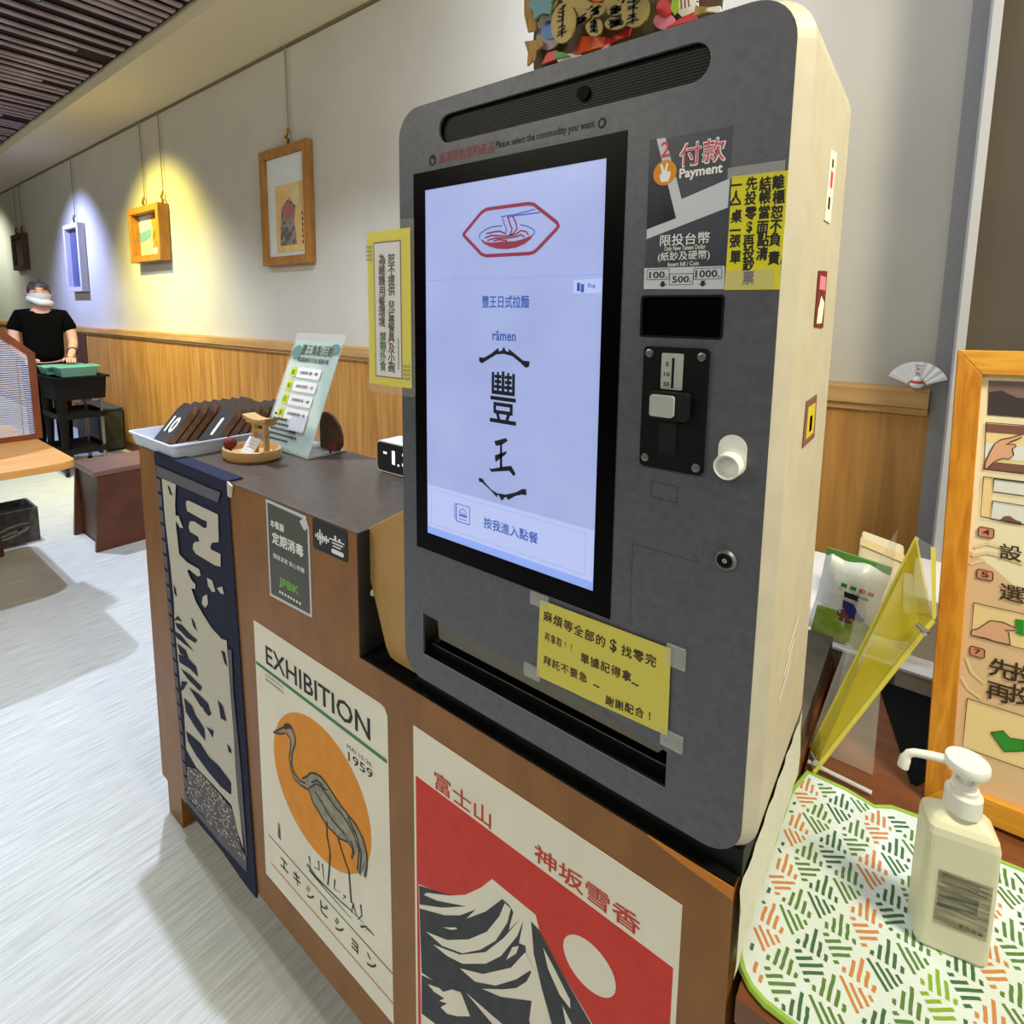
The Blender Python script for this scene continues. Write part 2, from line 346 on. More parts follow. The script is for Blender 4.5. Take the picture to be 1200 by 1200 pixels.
# outlines of printed artwork, metres on their own surfaces
ART = {
 'fuji_red': [[[0.0234,0.7139],[0.4379,0.7136],[0.44,0.6231],[0.3426,0.5301],[0.2954,0.5946],[0.2518,0.6523],[0.177,0.6513],[0.1261,0.5831],[0.0673,0.5444],[0.0258,0.5303]]],
 'fuji_white': [[[0.0258,0.5327],[0.0673,0.5489],[0.0947,0.5622],[0.1261,0.5865],[0.1558,0.6196],[0.177,0.6493],[0.2519,0.6485],[0.2585,0.6302],[0.2954,0.5946],[0.349,0.5532],[0.0284,0.2525],[0.0279,0.4163]]],
 'fuji_dark': [[[0.027,0.5312],[0.0617,0.5471],[0.0974,0.5638],[0.0445,0.5305],[0.0374,0.5216],[0.0672,0.533],[0.1287,0.569],[0.0783,0.5291],[0.0277,0.4967]],[[0.0276,0.4896],[0.0838,0.5197],[0.1159,0.5441],[0.1472,0.5782],[0.1288,0.5483],[0.1657,0.5884],[0.1957,0.631],[0.2047,0.6308],[0.2114,0.629],[0.2151,0.6245],[0.2075,0.5903],[0.229,0.6271],[0.2317,0.6212],[0.2254,0.5842],[0.2362,0.5888],[0.2376,0.5799],[0.2301,0.5637],[0.2431,0.5604],[0.2467,0.5553],[0.2393,0.5349],[0.2222,0.5098],[0.1998,0.4882],[0.1594,0.454],[0.1953,0.4716],[0.2484,0.5122],[0.2447,0.4782],[0.2503,0.4606],[0.2145,0.427],[0.2006,0.4291],[0.167,0.4246],[0.1265,0.4199],[0.1818,0.4117],[0.1914,0.4054],[0.1448,0.3617],[0.1345,0.368],[0.116,0.4107],[0.0776,0.3867],[0.031,0.373]],[[0.031,0.3681],[0.116,0.4085],[0.137,0.384],[0.1575,0.3735],[0.0829,0.3036],[0.0658,0.3045],[0.0301,0.2939]],[[0.2451,0.6335],[0.2585,0.6302],[0.2954,0.5946],[0.3473,0.5516],[0.2862,0.4942],[0.2645,0.5446],[0.2502,0.5882]]],
 'fuji_snow': [[[0.0426,0.4588],[0.0891,0.4803],[0.1339,0.5174],[0.1684,0.5575],[0.1892,0.5967],[0.2048,0.6268],[0.2114,0.629],[0.2051,0.6007],[0.185,0.556],[0.1565,0.5181],[0.1211,0.4828],[0.078,0.4614]],[[0.0582,0.4477],[0.1159,0.4763],[0.1662,0.5218],[0.1987,0.571],[0.229,0.6271],[0.2325,0.6258],[0.223,0.5944],[0.1945,0.5385],[0.1664,0.5026],[0.1212,0.4649],[0.089,0.452]],[[0.2037,0.5398],[0.2146,0.5694],[0.2255,0.5802],[0.2213,0.5646]],[[0.1159,0.4525],[0.1617,0.4813],[0.2128,0.535],[0.2363,0.5789],[0.2494,0.5676],[0.2453,0.5582],[0.222,0.5241],[0.1858,0.4825],[0.1469,0.4555]],[[0.0458,0.3639],[0.072,0.3794],[0.0804,0.3797],[0.0998,0.4013],[0.1186,0.4108],[0.137,0.3862],[0.1106,0.3622],[0.0887,0.347],[0.0746,0.3462],[0.0887,0.3659],[0.0718,0.3556],[0.0832,0.3704],[0.0604,0.3622]],[[0.0809,0.4966],[0.108,0.5177],[0.1106,0.5167],[0.0973,0.5049]],[[0.2651,0.6101],[0.2796,0.5967],[0.3078,0.5669],[0.3089,0.5544],[0.2924,0.561],[0.2738,0.5841]],[[0.2967,0.5492],[0.3126,0.5327],[0.3032,0.524]],[[0.2713,0.5206],[0.2819,0.5042],[0.2759,0.4987]],[[0.1892,0.5946],[0.2007,0.629],[0.2106,0.6275],[0.1904,0.5686],[0.1765,0.5584]]],
 'fuji_moon': [[0.3161,0.6687],[0.3559,0.608],[0.2975,0.6325],[0.3679,0.6381]],
 'fuji_t1': [0.0632,0.7249,0.1739,0.7548],
 'fuji_t2': [0.2484,0.7279,0.3961,0.7539],
 'ex_title': [-0.4238,0.7221,-0.089,0.7635],
 'ex_green': [[-0.4615,0.7022],[-0.0503,0.7013]],
 'ex_sub1': [-0.4233,0.674,-0.3319,0.6777],
 'ex_sub': [[-0.4273,0.6868],[-0.3256,0.6867],[-0.4281,0.6769],[-0.3264,0.6735]],
 'ex_mai': [-0.1554,0.6783,-0.0851,0.6836],
 'ex_1959': [-0.1527,0.6529,-0.0849,0.6684],
 'ex_sun': [[-0.3014,0.6779],[-0.1413,0.3937],[-0.4087,0.5341],[-0.0922,0.5207]],
 'crane_body': [[[-0.3034,0.5301],[-0.2869,0.5444],[-0.2745,0.5592],[-0.2589,0.5675],[-0.2402,0.5709],[-0.2223,0.5671],[-0.1981,0.5556],[-0.1744,0.5468],[-0.1512,0.5405],[-0.1346,0.5368],[-0.1132,0.5196],[-0.1053,0.4972],[-0.1051,0.4756],[-0.1112,0.448],[-0.1178,0.4448],[-0.1151,0.4625],[-0.1246,0.44],[-0.1358,0.4417],[-0.128,0.4724],[-0.1319,0.4886],[-0.1464,0.4598],[-0.1507,0.4664],[-0.1457,0.4794],[-0.1592,0.4863],[-0.1878,0.4756],[-0.207,0.4778],[-0.2267,0.4783],[-0.2415,0.4856],[-0.259,0.4948],[-0.2702,0.5005],[-0.2807,0.5187],[-0.3042,0.5173]]],
 'crane_lines': [[[-0.4065,0.577],[-0.3766,0.6008],[-0.3589,0.613]],[[-0.4065,0.577],[-0.3819,0.5862],[-0.3599,0.5988]],[[-0.3587,0.6156],[-0.3394,0.6265],[-0.3291,0.617],[-0.3227,0.6031],[-0.3279,0.5856],[-0.3349,0.572],[-0.3408,0.5439],[-0.335,0.5271],[-0.3159,0.5204],[-0.2918,0.5269]],[[-0.3556,0.601],[-0.3395,0.5944],[-0.343,0.5727],[-0.3485,0.5522],[-0.3438,0.5297],[-0.3326,0.5134],[-0.3085,0.5123],[-0.2807,0.5187]],[[-0.3033,0.5313],[-0.2869,0.5444],[-0.2745,0.5592],[-0.2589,0.5675],[-0.2402,0.5709],[-0.2223,0.5671],[-0.1981,0.5556],[-0.1744,0.5468],[-0.1512,0.5405],[-0.1346,0.5368],[-0.1132,0.5196],[-0.1053,0.4972],[-0.1051,0.4756],[-0.1112,0.448]],[[-0.2807,0.5187],[-0.2702,0.5005],[-0.259,0.4948],[-0.2415,0.4856],[-0.2267,0.4783],[-0.207,0.4778],[-0.1878,0.4756],[-0.1592,0.4863],[-0.1457,0.4794],[-0.1488,0.4582]],[[-0.2611,0.5278],[-0.2357,0.5165],[-0.2216,0.5084],[-0.2059,0.5013],[-0.168,0.4965]],[[-0.2413,0.5514],[-0.2164,0.5424],[-0.1921,0.5336],[-0.1759,0.5329],[-0.1442,0.5181],[-0.1273,0.4917],[-0.1333,0.4466]],[[-0.1571,0.5382],[-0.131,0.5142],[-0.1208,0.4866],[-0.1267,0.4449]],[[-0.1496,0.4957],[-0.1414,0.4727]],[[-0.2718,0.5409],[-0.2521,0.5571],[-0.2337,0.5557]],[[-0.2804,0.5237],[-0.2563,0.5474],[-0.2193,0.5547]]],
 'crane_head': [[[-0.3674,0.6112],[-0.3583,0.6215],[-0.3476,0.6268],[-0.3374,0.6263],[-0.3357,0.621],[-0.3484,0.6145],[-0.3593,0.6065],[-0.3643,0.6078]],[[-0.4065,0.577],[-0.381,0.5986],[-0.3592,0.6078],[-0.3556,0.601],[-0.3774,0.5898]]],
 'crane_neckfill': [[[-0.3548,0.6113],[-0.3376,0.6225],[-0.3281,0.6125],[-0.3251,0.5969],[-0.3317,0.5762],[-0.3383,0.5502],[-0.335,0.5271],[-0.3159,0.5204],[-0.2878,0.5292],[-0.2806,0.52],[-0.3084,0.5136],[-0.3325,0.5147],[-0.3445,0.5318],[-0.3472,0.5529],[-0.3417,0.5733],[-0.3382,0.595]]],
 'crane_legs': [[[-0.2238,0.4867],[-0.2253,0.456],[-0.2168,0.4251],[-0.2211,0.3888],[-0.2281,0.3483]],[[-0.1903,0.4723],[-0.1703,0.4403],[-0.1592,0.4253],[-0.1547,0.3636]]],
 'crane_ground': [[[-0.2994,0.3449],[-0.2648,0.3375],[-0.2336,0.3392],[-0.1936,0.3413],[-0.1553,0.3467],[-0.1414,0.3474],[-0.1188,0.3485]],[[-0.2917,0.3361],[-0.2339,0.3321],[-0.1559,0.3297]],[[-0.2898,0.369],[-0.2858,0.3437]],[[-0.2573,0.3808],[-0.2557,0.3613],[-0.2745,0.3551]],[[-0.2442,0.3829],[-0.2408,0.3477]],[[-0.2043,0.3771],[-0.2077,0.3545],[-0.1879,0.3605]],[[-0.1782,0.3626],[-0.171,0.3646],[-0.181,0.3533]],[[-0.15,0.3637],[-0.1369,0.3476]],[[-0.1267,0.3812],[-0.1238,0.3608],[-0.137,0.3426]],[[-0.1475,0.3689],[-0.1554,0.3433]],[[-0.1282,0.3347],[-0.1099,0.349],[-0.1148,0.3355]],[[-0.11,0.3457],[-0.0883,0.3468]]],
 'ex_line': [[-0.4469,0.3141],[-0.0412,0.3081]],
 'ex_oline': [[-0.4424,0.2483],[-0.0738,0.2482]],
 'ex_kata': [-0.3988,0.2728,-0.0878,0.2869],
 'ex_name': [-0.4162,0.3356,-0.3742,0.3685],
 'tap_out': [[-0.9363,1.0799],[-0.5662,1.0835],[-0.5466,1.0558],[-0.5819,0.6905],[-0.5777,0.5929],[-0.5444,0.4071],[-0.5236,0.2331],[-0.5009,0.1273],[-0.5512,0.134],[-0.6913,0.1443],[-0.8726,0.1339],[-0.8844,0.2758],[-0.8909,0.4503],[-0.9012,0.633],[-0.9282,0.934],[-0.9182,1.0477],[-0.9409,1.0525]],
 'tap_white': [[[-0.8825,1.0237],[-0.8013,1.0248],[-0.8125,0.9736],[-0.8145,0.9129],[-0.8073,0.8488],[-0.7631,0.8408],[-0.6999,0.8428],[-0.6946,0.8298],[-0.7114,0.8217],[-0.7559,0.8258],[-0.7661,0.8184],[-0.7479,0.8025],[-0.7252,0.797],[-0.7294,0.7849],[-0.7509,0.7801],[-0.729,0.7529],[-0.6958,0.7346],[-0.6552,0.7157],[-0.6069,0.7072],[-0.5825,0.7126],[-0.5777,0.5929],[-0.5735,0.4938],[-0.5723,0.3914],[-0.5667,0.3214],[-0.5553,0.2119],[-0.5795,0.239],[-0.6033,0.2939],[-0.7067,0.2932],[-0.7858,0.2883],[-0.8424,0.31],[-0.8401,0.416],[-0.8533,0.4961],[-0.8629,0.6472],[-0.8577,0.718],[-0.8648,0.8063],[-0.879,0.9143]],[[-0.7466,0.9967],[-0.7327,0.9998],[-0.5906,1.0005],[-0.5936,0.9378],[-0.6268,0.9269],[-0.6361,0.9163],[-0.6329,0.9093],[-0.5886,0.9118],[-0.592,0.8814],[-0.6203,0.8769],[-0.7132,0.8764],[-0.7282,0.8847],[-0.7237,0.8985],[-0.7093,0.9074],[-0.6914,0.9114],[-0.6942,0.9229],[-0.7383,0.9239],[-0.7431,0.9352],[-0.7349,0.9497],[-0.7119,0.9553],[-0.6609,0.9518],[-0.6478,0.9572],[-0.6461,0.9715],[-0.667,0.9704],[-0.7454,0.9721],[-0.7506,0.9875]],[[-0.8147,0.9452],[-0.7952,0.9477],[-0.7751,0.9229],[-0.7943,0.9202],[-0.8146,0.9323]],[[-0.6624,0.8345],[-0.6373,0.8354],[-0.6234,0.8135],[-0.6405,0.807],[-0.6586,0.8163]],[[-0.6904,0.7788],[-0.6673,0.7928],[-0.664,0.7711],[-0.6804,0.7549],[-0.6971,0.7596]],[[-0.6141,0.8247],[-0.5889,0.8368],[-0.5828,0.821],[-0.5989,0.8176]]],
 'tap_navy': [[[-0.6418,0.5429],[-0.6173,0.5389],[-0.6029,0.5072],[-0.6313,0.501]],[[-0.7082,0.5093],[-0.6788,0.4884],[-0.6963,0.4746],[-0.7228,0.478]],[[-0.7111,0.4401],[-0.6729,0.4485],[-0.6808,0.4257]],[[-0.8348,0.3666],[-0.7521,0.3748],[-0.7096,0.3612],[-0.6562,0.3657],[-0.597,0.3563],[-0.6004,0.3224],[-0.6516,0.314],[-0.7149,0.3166],[-0.7811,0.3254],[-0.826,0.342]],[[-0.8342,0.459],[-0.7871,0.4584],[-0.7718,0.4434],[-0.7234,0.4285],[-0.7218,0.3962],[-0.7711,0.4045],[-0.8272,0.4222]],[[-0.7986,0.5035],[-0.7464,0.5106],[-0.6923,0.5087],[-0.6844,0.4857],[-0.7389,0.4813]],[[-0.6069,0.4508],[-0.588,0.4451],[-0.5871,0.4352],[-0.6009,0.433]],[[-0.8488,1.0131],[-0.8389,1.0129],[-0.8223,0.9928],[-0.8368,0.994]],[[-0.8521,0.7561],[-0.8409,0.7507],[-0.8359,0.7298],[-0.8503,0.7341]],[[-0.7582,0.7036],[-0.7449,0.6997],[-0.7312,0.6786],[-0.7515,0.6841]],[[-0.61,0.6792],[-0.5924,0.6813],[-0.5842,0.6499],[-0.5971,0.6545]],[[-0.8569,0.654],[-0.8208,0.6628],[-0.7692,0.6553],[-0.7322,0.6563],[-0.743,0.6433],[-0.7903,0.6382],[-0.8483,0.6434]],[[-0.8658,0.6276],[-0.83,0.632],[-0.7557,0.6161],[-0.8525,0.6141]],[[-0.8546,0.5993],[-0.805,0.6007],[-0.7879,0.5849],[-0.8376,0.5783]],[[-0.8669,0.655],[-0.8382,0.6792],[-0.8147,0.6718],[-0.8399,0.6671]],[[-0.8487,0.5718],[-0.8053,0.584],[-0.7487,0.5803],[-0.7406,0.5567],[-0.7854,0.5592],[-0.8456,0.5505]],[[-0.8417,0.5352],[-0.7877,0.5417],[-0.7209,0.5385],[-0.7339,0.5218],[-0.8016,0.5245]],[[-0.8403,0.5018],[-0.8028,0.5156],[-0.8309,0.4833],[-0.8511,0.4684]]],
 'tap_speck': [[[-0.8432,0.2594],[-0.7862,0.2852],[-0.7071,0.2902],[-0.6042,0.2854],[-0.5637,0.2037],[-0.5404,0.2006],[-0.5509,0.1881],[-0.6886,0.1689],[-0.8554,0.1685]]],
 'tap_grey': [[[-0.9143,1.0519],[-0.5733,1.0532],[-0.5876,1.028],[-0.9136,1.0243]],[[-0.8649,0.1629],[-0.6886,0.1689],[-0.5411,0.1921],[-0.5443,0.1578],[-0.691,0.1474],[-0.8649,0.1447]],[[-0.5819,0.6905],[-0.5604,0.6992],[-0.5629,0.5996],[-0.5473,0.426],[-0.5383,0.2232],[-0.5409,0.1949],[-0.5667,0.3214],[-0.5723,0.3914],[-0.5728,0.5951]]],
 'tap_left': [[-0.9139,1.022],[-0.8765,1.0292],[-0.8744,0.1664],[-0.8568,0.1768]],
 'logo_lines': [[[0.1207,1.5383],[0.1509,1.5625],[0.1581,1.5654],[0.1669,1.5659],[0.2222,1.5657],[0.2306,1.5639],[0.2363,1.5597],[0.2625,1.5409],[0.2645,1.5369],[0.2613,1.5333],[0.2373,1.514],[0.2318,1.5104],[0.2247,1.5091],[0.1594,1.5099],[0.1513,1.5124],[0.1447,1.5183],[0.1207,1.5383]]],
 'logo_fill': [[[0.1495,1.5314],[0.1585,1.5265],[0.1704,1.5251],[0.1829,1.5255],[0.204,1.5247],[0.2172,1.5266],[0.2271,1.5293],[0.2313,1.5318],[0.2272,1.5259],[0.2187,1.5208],[0.2056,1.517],[0.1922,1.5161],[0.1768,1.5174],[0.1641,1.521],[0.1544,1.5256]]],
 'logo_thin': [[[0.1487,1.5314],[0.1483,1.5351],[0.1511,1.5385],[0.1591,1.5421],[0.1702,1.5441],[0.1842,1.5441]],[[0.2111,1.543],[0.2212,1.5405],[0.2298,1.5364],[0.232,1.5334],[0.2311,1.5301]],[[0.1825,1.5548],[0.2035,1.5553],[0.2322,1.5585]],[[0.1916,1.553],[0.2036,1.554],[0.2392,1.5542]],[[0.1848,1.5534],[0.1872,1.5462],[0.1911,1.5401],[0.1896,1.5332]],[[0.1924,1.555],[0.1963,1.5443],[0.1993,1.5394],[0.1964,1.5327]],[[0.1998,1.5543],[0.2052,1.5447],[0.2067,1.5388],[0.2009,1.5335],[0.195,1.5317]],[[0.1568,1.5314],[0.1672,1.5339],[0.1919,1.5313],[0.2039,1.5322],[0.2126,1.5361],[0.2199,1.5344],[0.2236,1.5301]],[[0.1609,1.5282],[0.1735,1.5303],[0.192,1.529],[0.2054,1.5297],[0.2127,1.5315],[0.2179,1.5283]],[[0.1592,1.5367],[0.1734,1.538],[0.1812,1.5379],[0.1889,1.5344]],[[0.1704,1.5269],[0.1797,1.5281],[0.192,1.526]]],
 'paren': [[[0.1486,1.3839],[0.1569,1.3835],[0.1686,1.3895],[0.1799,1.3972],[0.1811,1.3928],[0.1856,1.394],[0.1885,1.3988],[0.1923,1.3934],[0.1967,1.3933],[0.1956,1.3971],[0.2066,1.3907],[0.2185,1.3836],[0.228,1.3834],[0.2271,1.3765],[0.2218,1.3753],[0.2143,1.3808],[0.2023,1.3879],[0.189,1.3901],[0.1777,1.3891],[0.1663,1.3831],[0.1534,1.376],[0.1486,1.3784]],[[0.1488,1.2258],[0.1557,1.2252],[0.1594,1.2212],[0.1703,1.2139],[0.1797,1.2111],[0.1936,1.2122],[0.2094,1.2183],[0.2203,1.2252],[0.2257,1.2258],[0.2265,1.2183],[0.2193,1.2177],[0.2094,1.2138],[0.1972,1.2055],[0.196,1.209],[0.1926,1.2083],[0.188,1.2026],[0.1833,1.2081],[0.1809,1.2095],[0.1798,1.2055],[0.1679,1.2134],[0.1545,1.2202],[0.1496,1.2202]],[[0.1748,1.2784],[0.1938,1.2852],[0.1961,1.2816],[0.186,1.2749],[0.1772,1.2728]],[[0.1841,1.2761],[0.1873,1.2775],[0.1882,1.2455],[0.184,1.2447]],[[0.1757,1.26],[0.1951,1.2687],[0.1941,1.2649],[0.177,1.2512]],[[0.1659,1.2418],[0.17,1.2412],[0.1886,1.2474],[0.2022,1.2511],[0.2094,1.2421],[0.2064,1.2384],[0.1989,1.2441],[0.17,1.2373]]],
 'feng': [0.1676,1.3031,0.2084,1.3679],
 'pay_black': [[[0.3688,1.611],[0.3762,1.6106],[0.3988,1.534],[0.3698,1.5249]]],
 'pay_white': [[[0.3762,1.6106],[0.3853,1.6102],[0.3927,1.5864],[0.3984,1.5699],[0.4042,1.5505],[0.4486,1.564],[0.4481,1.5382],[0.3699,1.5154],[0.3698,1.5249],[0.3997,1.5331]]],
 'pay_strip': [[[0.3688,1.4868],[0.4484,1.4858],[0.4493,1.4645],[0.3692,1.4658]]],
 'pay_circle': [[0.3863,1.5773],[0.3857,1.5891],[0.3985,1.5756]],
 'pay_fukuan': [0.4011,1.5808,0.4426,1.6008],
 'pay_payment': [0.401,1.5672,0.4416,1.5789],
 'pay_two': [0.3813,1.592,0.3906,1.6064],
 'pay_xian': [0.3847,1.5074,0.4333,1.5182],
 'pay_only': [0.3893,1.5011,0.4298,1.5069],
 'pay_zhi': [0.3831,1.4917,0.4342,1.5015],
 'pay_insert': [0.3937,1.4873,0.4243,1.4915],
 'pay_t100': [0.3746,1.4763,0.3935,1.483],
 'pay_b100': [0.372,1.4749,0.3954,1.4853],
 'pay_t500': [0.3989,1.4714,0.4178,1.4779],
 'pay_b500': [0.3957,1.4692,0.4196,1.4801],
 'pay_t1000': [0.4215,1.4757,0.4444,1.4826],
 'pay_b1000': [0.4197,1.474,0.4462,1.4845],
 'pay_arrows': [[0.3892,1.4703],[0.429,1.47]],
 'note_out': [[0.4504,1.5652],[0.497,1.5641],[0.4973,1.5231],[0.4967,1.4924],[0.4952,1.4858],[0.4963,1.4858],[0.4967,1.4634],[0.4495,1.4636],[0.4503,1.5274]],
 'note_chars': [["離",0.4899,1.5553,0.0105],["櫃",0.4908,1.5427,0.0105],["恕",0.4903,1.5301,0.0105],["不",0.4902,1.5183,0.0105],["負",0.4903,1.5069,0.0105],["責",0.4903,1.4909,0.0105],["結",0.4791,1.5553,0.0105],["帳",0.4799,1.5439,0.0105],["當",0.4798,1.5311,0.0105],["面",0.4793,1.5183,0.0105],["點",0.4804,1.5071,0.0105],["清",0.4803,1.4951,0.0105],["先",0.4678,1.5568,0.0105],["投",0.4676,1.5444,0.0105],["零",0.4686,1.5313,0.0105],["$",0.4682,1.5188,0.0105],["再",0.4683,1.507,0.0105],["投",0.4689,1.4966,0.0105],["鈔",0.4693,1.4862,0.0105],["票",0.47,1.4743,0.0105],["一",0.4547,1.557,0.0105],["人",0.4548,1.5467,0.0105],["一",0.4547,1.5402,0.0105],["桌",0.4563,1.5297,0.0105],["一",0.4559,1.5171,0.0105],["張",0.4566,1.5078,0.0105],["單",0.4577,1.4934,0.0105]],
 'bnote_out': [[0.2509,1.0918],[0.4168,1.0938],[0.4176,0.995],[0.3632,0.9932],[0.3147,0.9915],[0.2997,0.9916],[0.2476,0.9901]],
 'bnote_lines': [["麻煩等全部的",0.2629,1.0739,0.3351,1.0713],["$",0.3511,1.0711,0.3511,1.0711],["找零完",0.3674,1.0711,0.3956,1.0727],["再拿取!!",0.2626,1.0478,0.2972,1.0473],["單據記得拿",0.3155,1.041,0.3686,1.0427],["~",0.3789,1.0371,0.3789,1.0371],["拜託不要急",0.2634,1.0162,0.3138,1.0173],["~",0.3316,1.0138,0.3316,1.0138],["謝謝配合!",0.3491,1.003,0.3972,1.0083]],
 'ysign': [-0.0686,1.3319,0.0234,1.555],
 'ysign_in': [-0.053,1.3444,0.0046,1.5387],
 'ysign_c1': [["恕",-0.0142,1.5145],["不",-0.0145,1.4996],["提",-0.0148,1.4846],["供",-0.0151,1.4702],["兒",-0.0156,1.4486],["童",-0.0159,1.4333],["餐",-0.0162,1.418],["具",-0.0166,1.4033],["及",-0.0169,1.3878],["小",-0.0172,1.3735],["碗",-0.0175,1.3595]],
 'ysign_c2': [["為",-0.0349,1.5148],["維",-0.0352,1.4999],["護",-0.0356,1.4851],["用",-0.036,1.4698],["餐",-0.0364,1.4545],["環",-0.0367,1.4402],["境",-0.0371,1.4254]],
 'ysign_c3': [["禁",-0.0355,1.4031],["帶",-0.0358,1.3886],["外",-0.0362,1.3741],["食",-0.0365,1.3602]],
 'ysign_c4': [[-0.002,1.4031],[-0.0029,1.3581]],
 'ysign_z': [[-0.0639,1.524],[0.0152,1.3535]],
 'board_frame': [[0.651,0.425,0.742],[0.9997,0.0028,0.0242],[-0.0244,0.1142,0.9931],0.6565],
 'bd_photo': [[[0.0368,0.6147],[0.0736,0.6163],[0.0765,0.5653],[0.0385,0.5659]]],
 'bd_blob': [[[0.0384,0.5981],[0.0454,0.6001],[0.0518,0.6014],[0.0597,0.5968],[0.0684,0.5925],[0.075,0.5922],[0.0765,0.5653],[0.0385,0.5659]]],
 'bd_f2': [[[0.0376,0.5549],[0.0771,0.5554],[0.0809,0.489],[0.0388,0.4887]]],
 'bd_f2band': [[[0.0381,0.5532],[0.0771,0.5554],[0.0777,0.5441],[0.0384,0.5415]]],
 'bd_f2brown': [[[0.0522,0.5004],[0.0803,0.5003],[0.0809,0.489],[0.0392,0.4894],[0.0415,0.4959]]],
 'bd_f2white': [[[0.0388,0.5263],[0.0788,0.5257],[0.0797,0.5102],[0.0388,0.5043]]],
 'bd_hand': [[[0.0402,0.4986],[0.0438,0.5123],[0.0486,0.5261],[0.0547,0.5327],[0.0653,0.5369],[0.0751,0.5423],[0.0758,0.5381],[0.0656,0.5312],[0.0605,0.5268],[0.07,0.528],[0.0709,0.5247],[0.0672,0.5213],[0.0692,0.513],[0.0649,0.5066],[0.0584,0.5071],[0.05,0.5015],[0.0419,0.4892],[0.0396,0.4897]]],
 'bd_f3': [[[0.0392,0.4779],[0.0816,0.4777],[0.085,0.4172],[0.0392,0.4205]]],
 'bd_f3cream': [[[0.0397,0.4771],[0.0496,0.4776],[0.0507,0.4214],[0.0396,0.4211]]],
 'bd_f3w1': [[[0.0503,0.4768],[0.0816,0.4763],[0.0827,0.4586],[0.0509,0.4585]]],
 'bd_f3w2': [[[0.051,0.4457],[0.0836,0.4425],[0.085,0.4181],[0.0503,0.4199]]],
 'bd_f3b': [[[0.0596,0.4195],[0.0641,0.4263],[0.0698,0.428],[0.076,0.4239],[0.082,0.4223],[0.0837,0.4184],[0.07,0.4183]]],
 'bd_4': [0.0377,0.3924,0.0555,0.4069],
 'bd_5': [0.0395,0.3327,0.058,0.3467],
 'bd_7': [0.0386,0.2217,0.0555,0.2358],
 'bd_she': [0.0627,0.3674,0.0852,0.3883],
 'bd_xuan': [0.0657,0.3109,0.0912,0.333],
 'bd_f4': [[[0.0391,0.2971],[0.0919,0.2984],[0.0947,0.2489],[0.0394,0.2504]]],
 'bd_hand2': [[[0.039,0.2577],[0.0462,0.2622],[0.0582,0.2778],[0.0717,0.2796],[0.0853,0.2758],[0.0846,0.2725],[0.0742,0.2695],[0.0782,0.267],[0.0807,0.2511],[0.0637,0.2503],[0.0562,0.2516],[0.0394,0.2504]]],
 'bd_card': [[[0.0837,0.2881],[0.0924,0.2896],[0.0937,0.2671],[0.0847,0.2692],[0.0869,0.275],[0.0842,0.2793]]],
 'bd_t1': [["先",0.0736,0.2148],["投",0.0963,0.2158],["再",0.0726,0.182],["投",0.0961,0.1863]],
 'bd_f5': [[[0.04,0.1595],[0.0999,0.1586],[0.1039,0.0891],[0.0391,0.0882]]],
 'bd_tick': [[[0.0676,0.1224],[0.0804,0.1307],[0.0875,0.1236],[0.1017,0.1275],[0.1026,0.1126],[0.0829,0.1026]]],
 'bd_grain': [[[0.0351,0.3752],[0.048,0.3842],[0.0656,0.3826]],[[0.0335,0.3629],[0.0488,0.3712],[0.0641,0.3707],[0.088,0.3653]],[[0.032,0.3506],[0.0472,0.3605]],[[0.0357,0.2165],[0.0429,0.1979],[0.0575,0.1877]],[[0.0312,0.1881],[0.0403,0.1729],[0.0548,0.1656]]],
 'bd_paper': [0.0291,0.6163,0.0736,0.624],
 'hd_cn': [0.0794,1.6308,0.1698,1.644],
 'hd_en': [0.1732,1.6346,0.3072,1.6407],
 'hd_dot1': [[0.0645,1.6397],[0.0646,1.6504]],
 'hd_dot2': [[0.3153,1.6366],[0.3151,1.6419]],
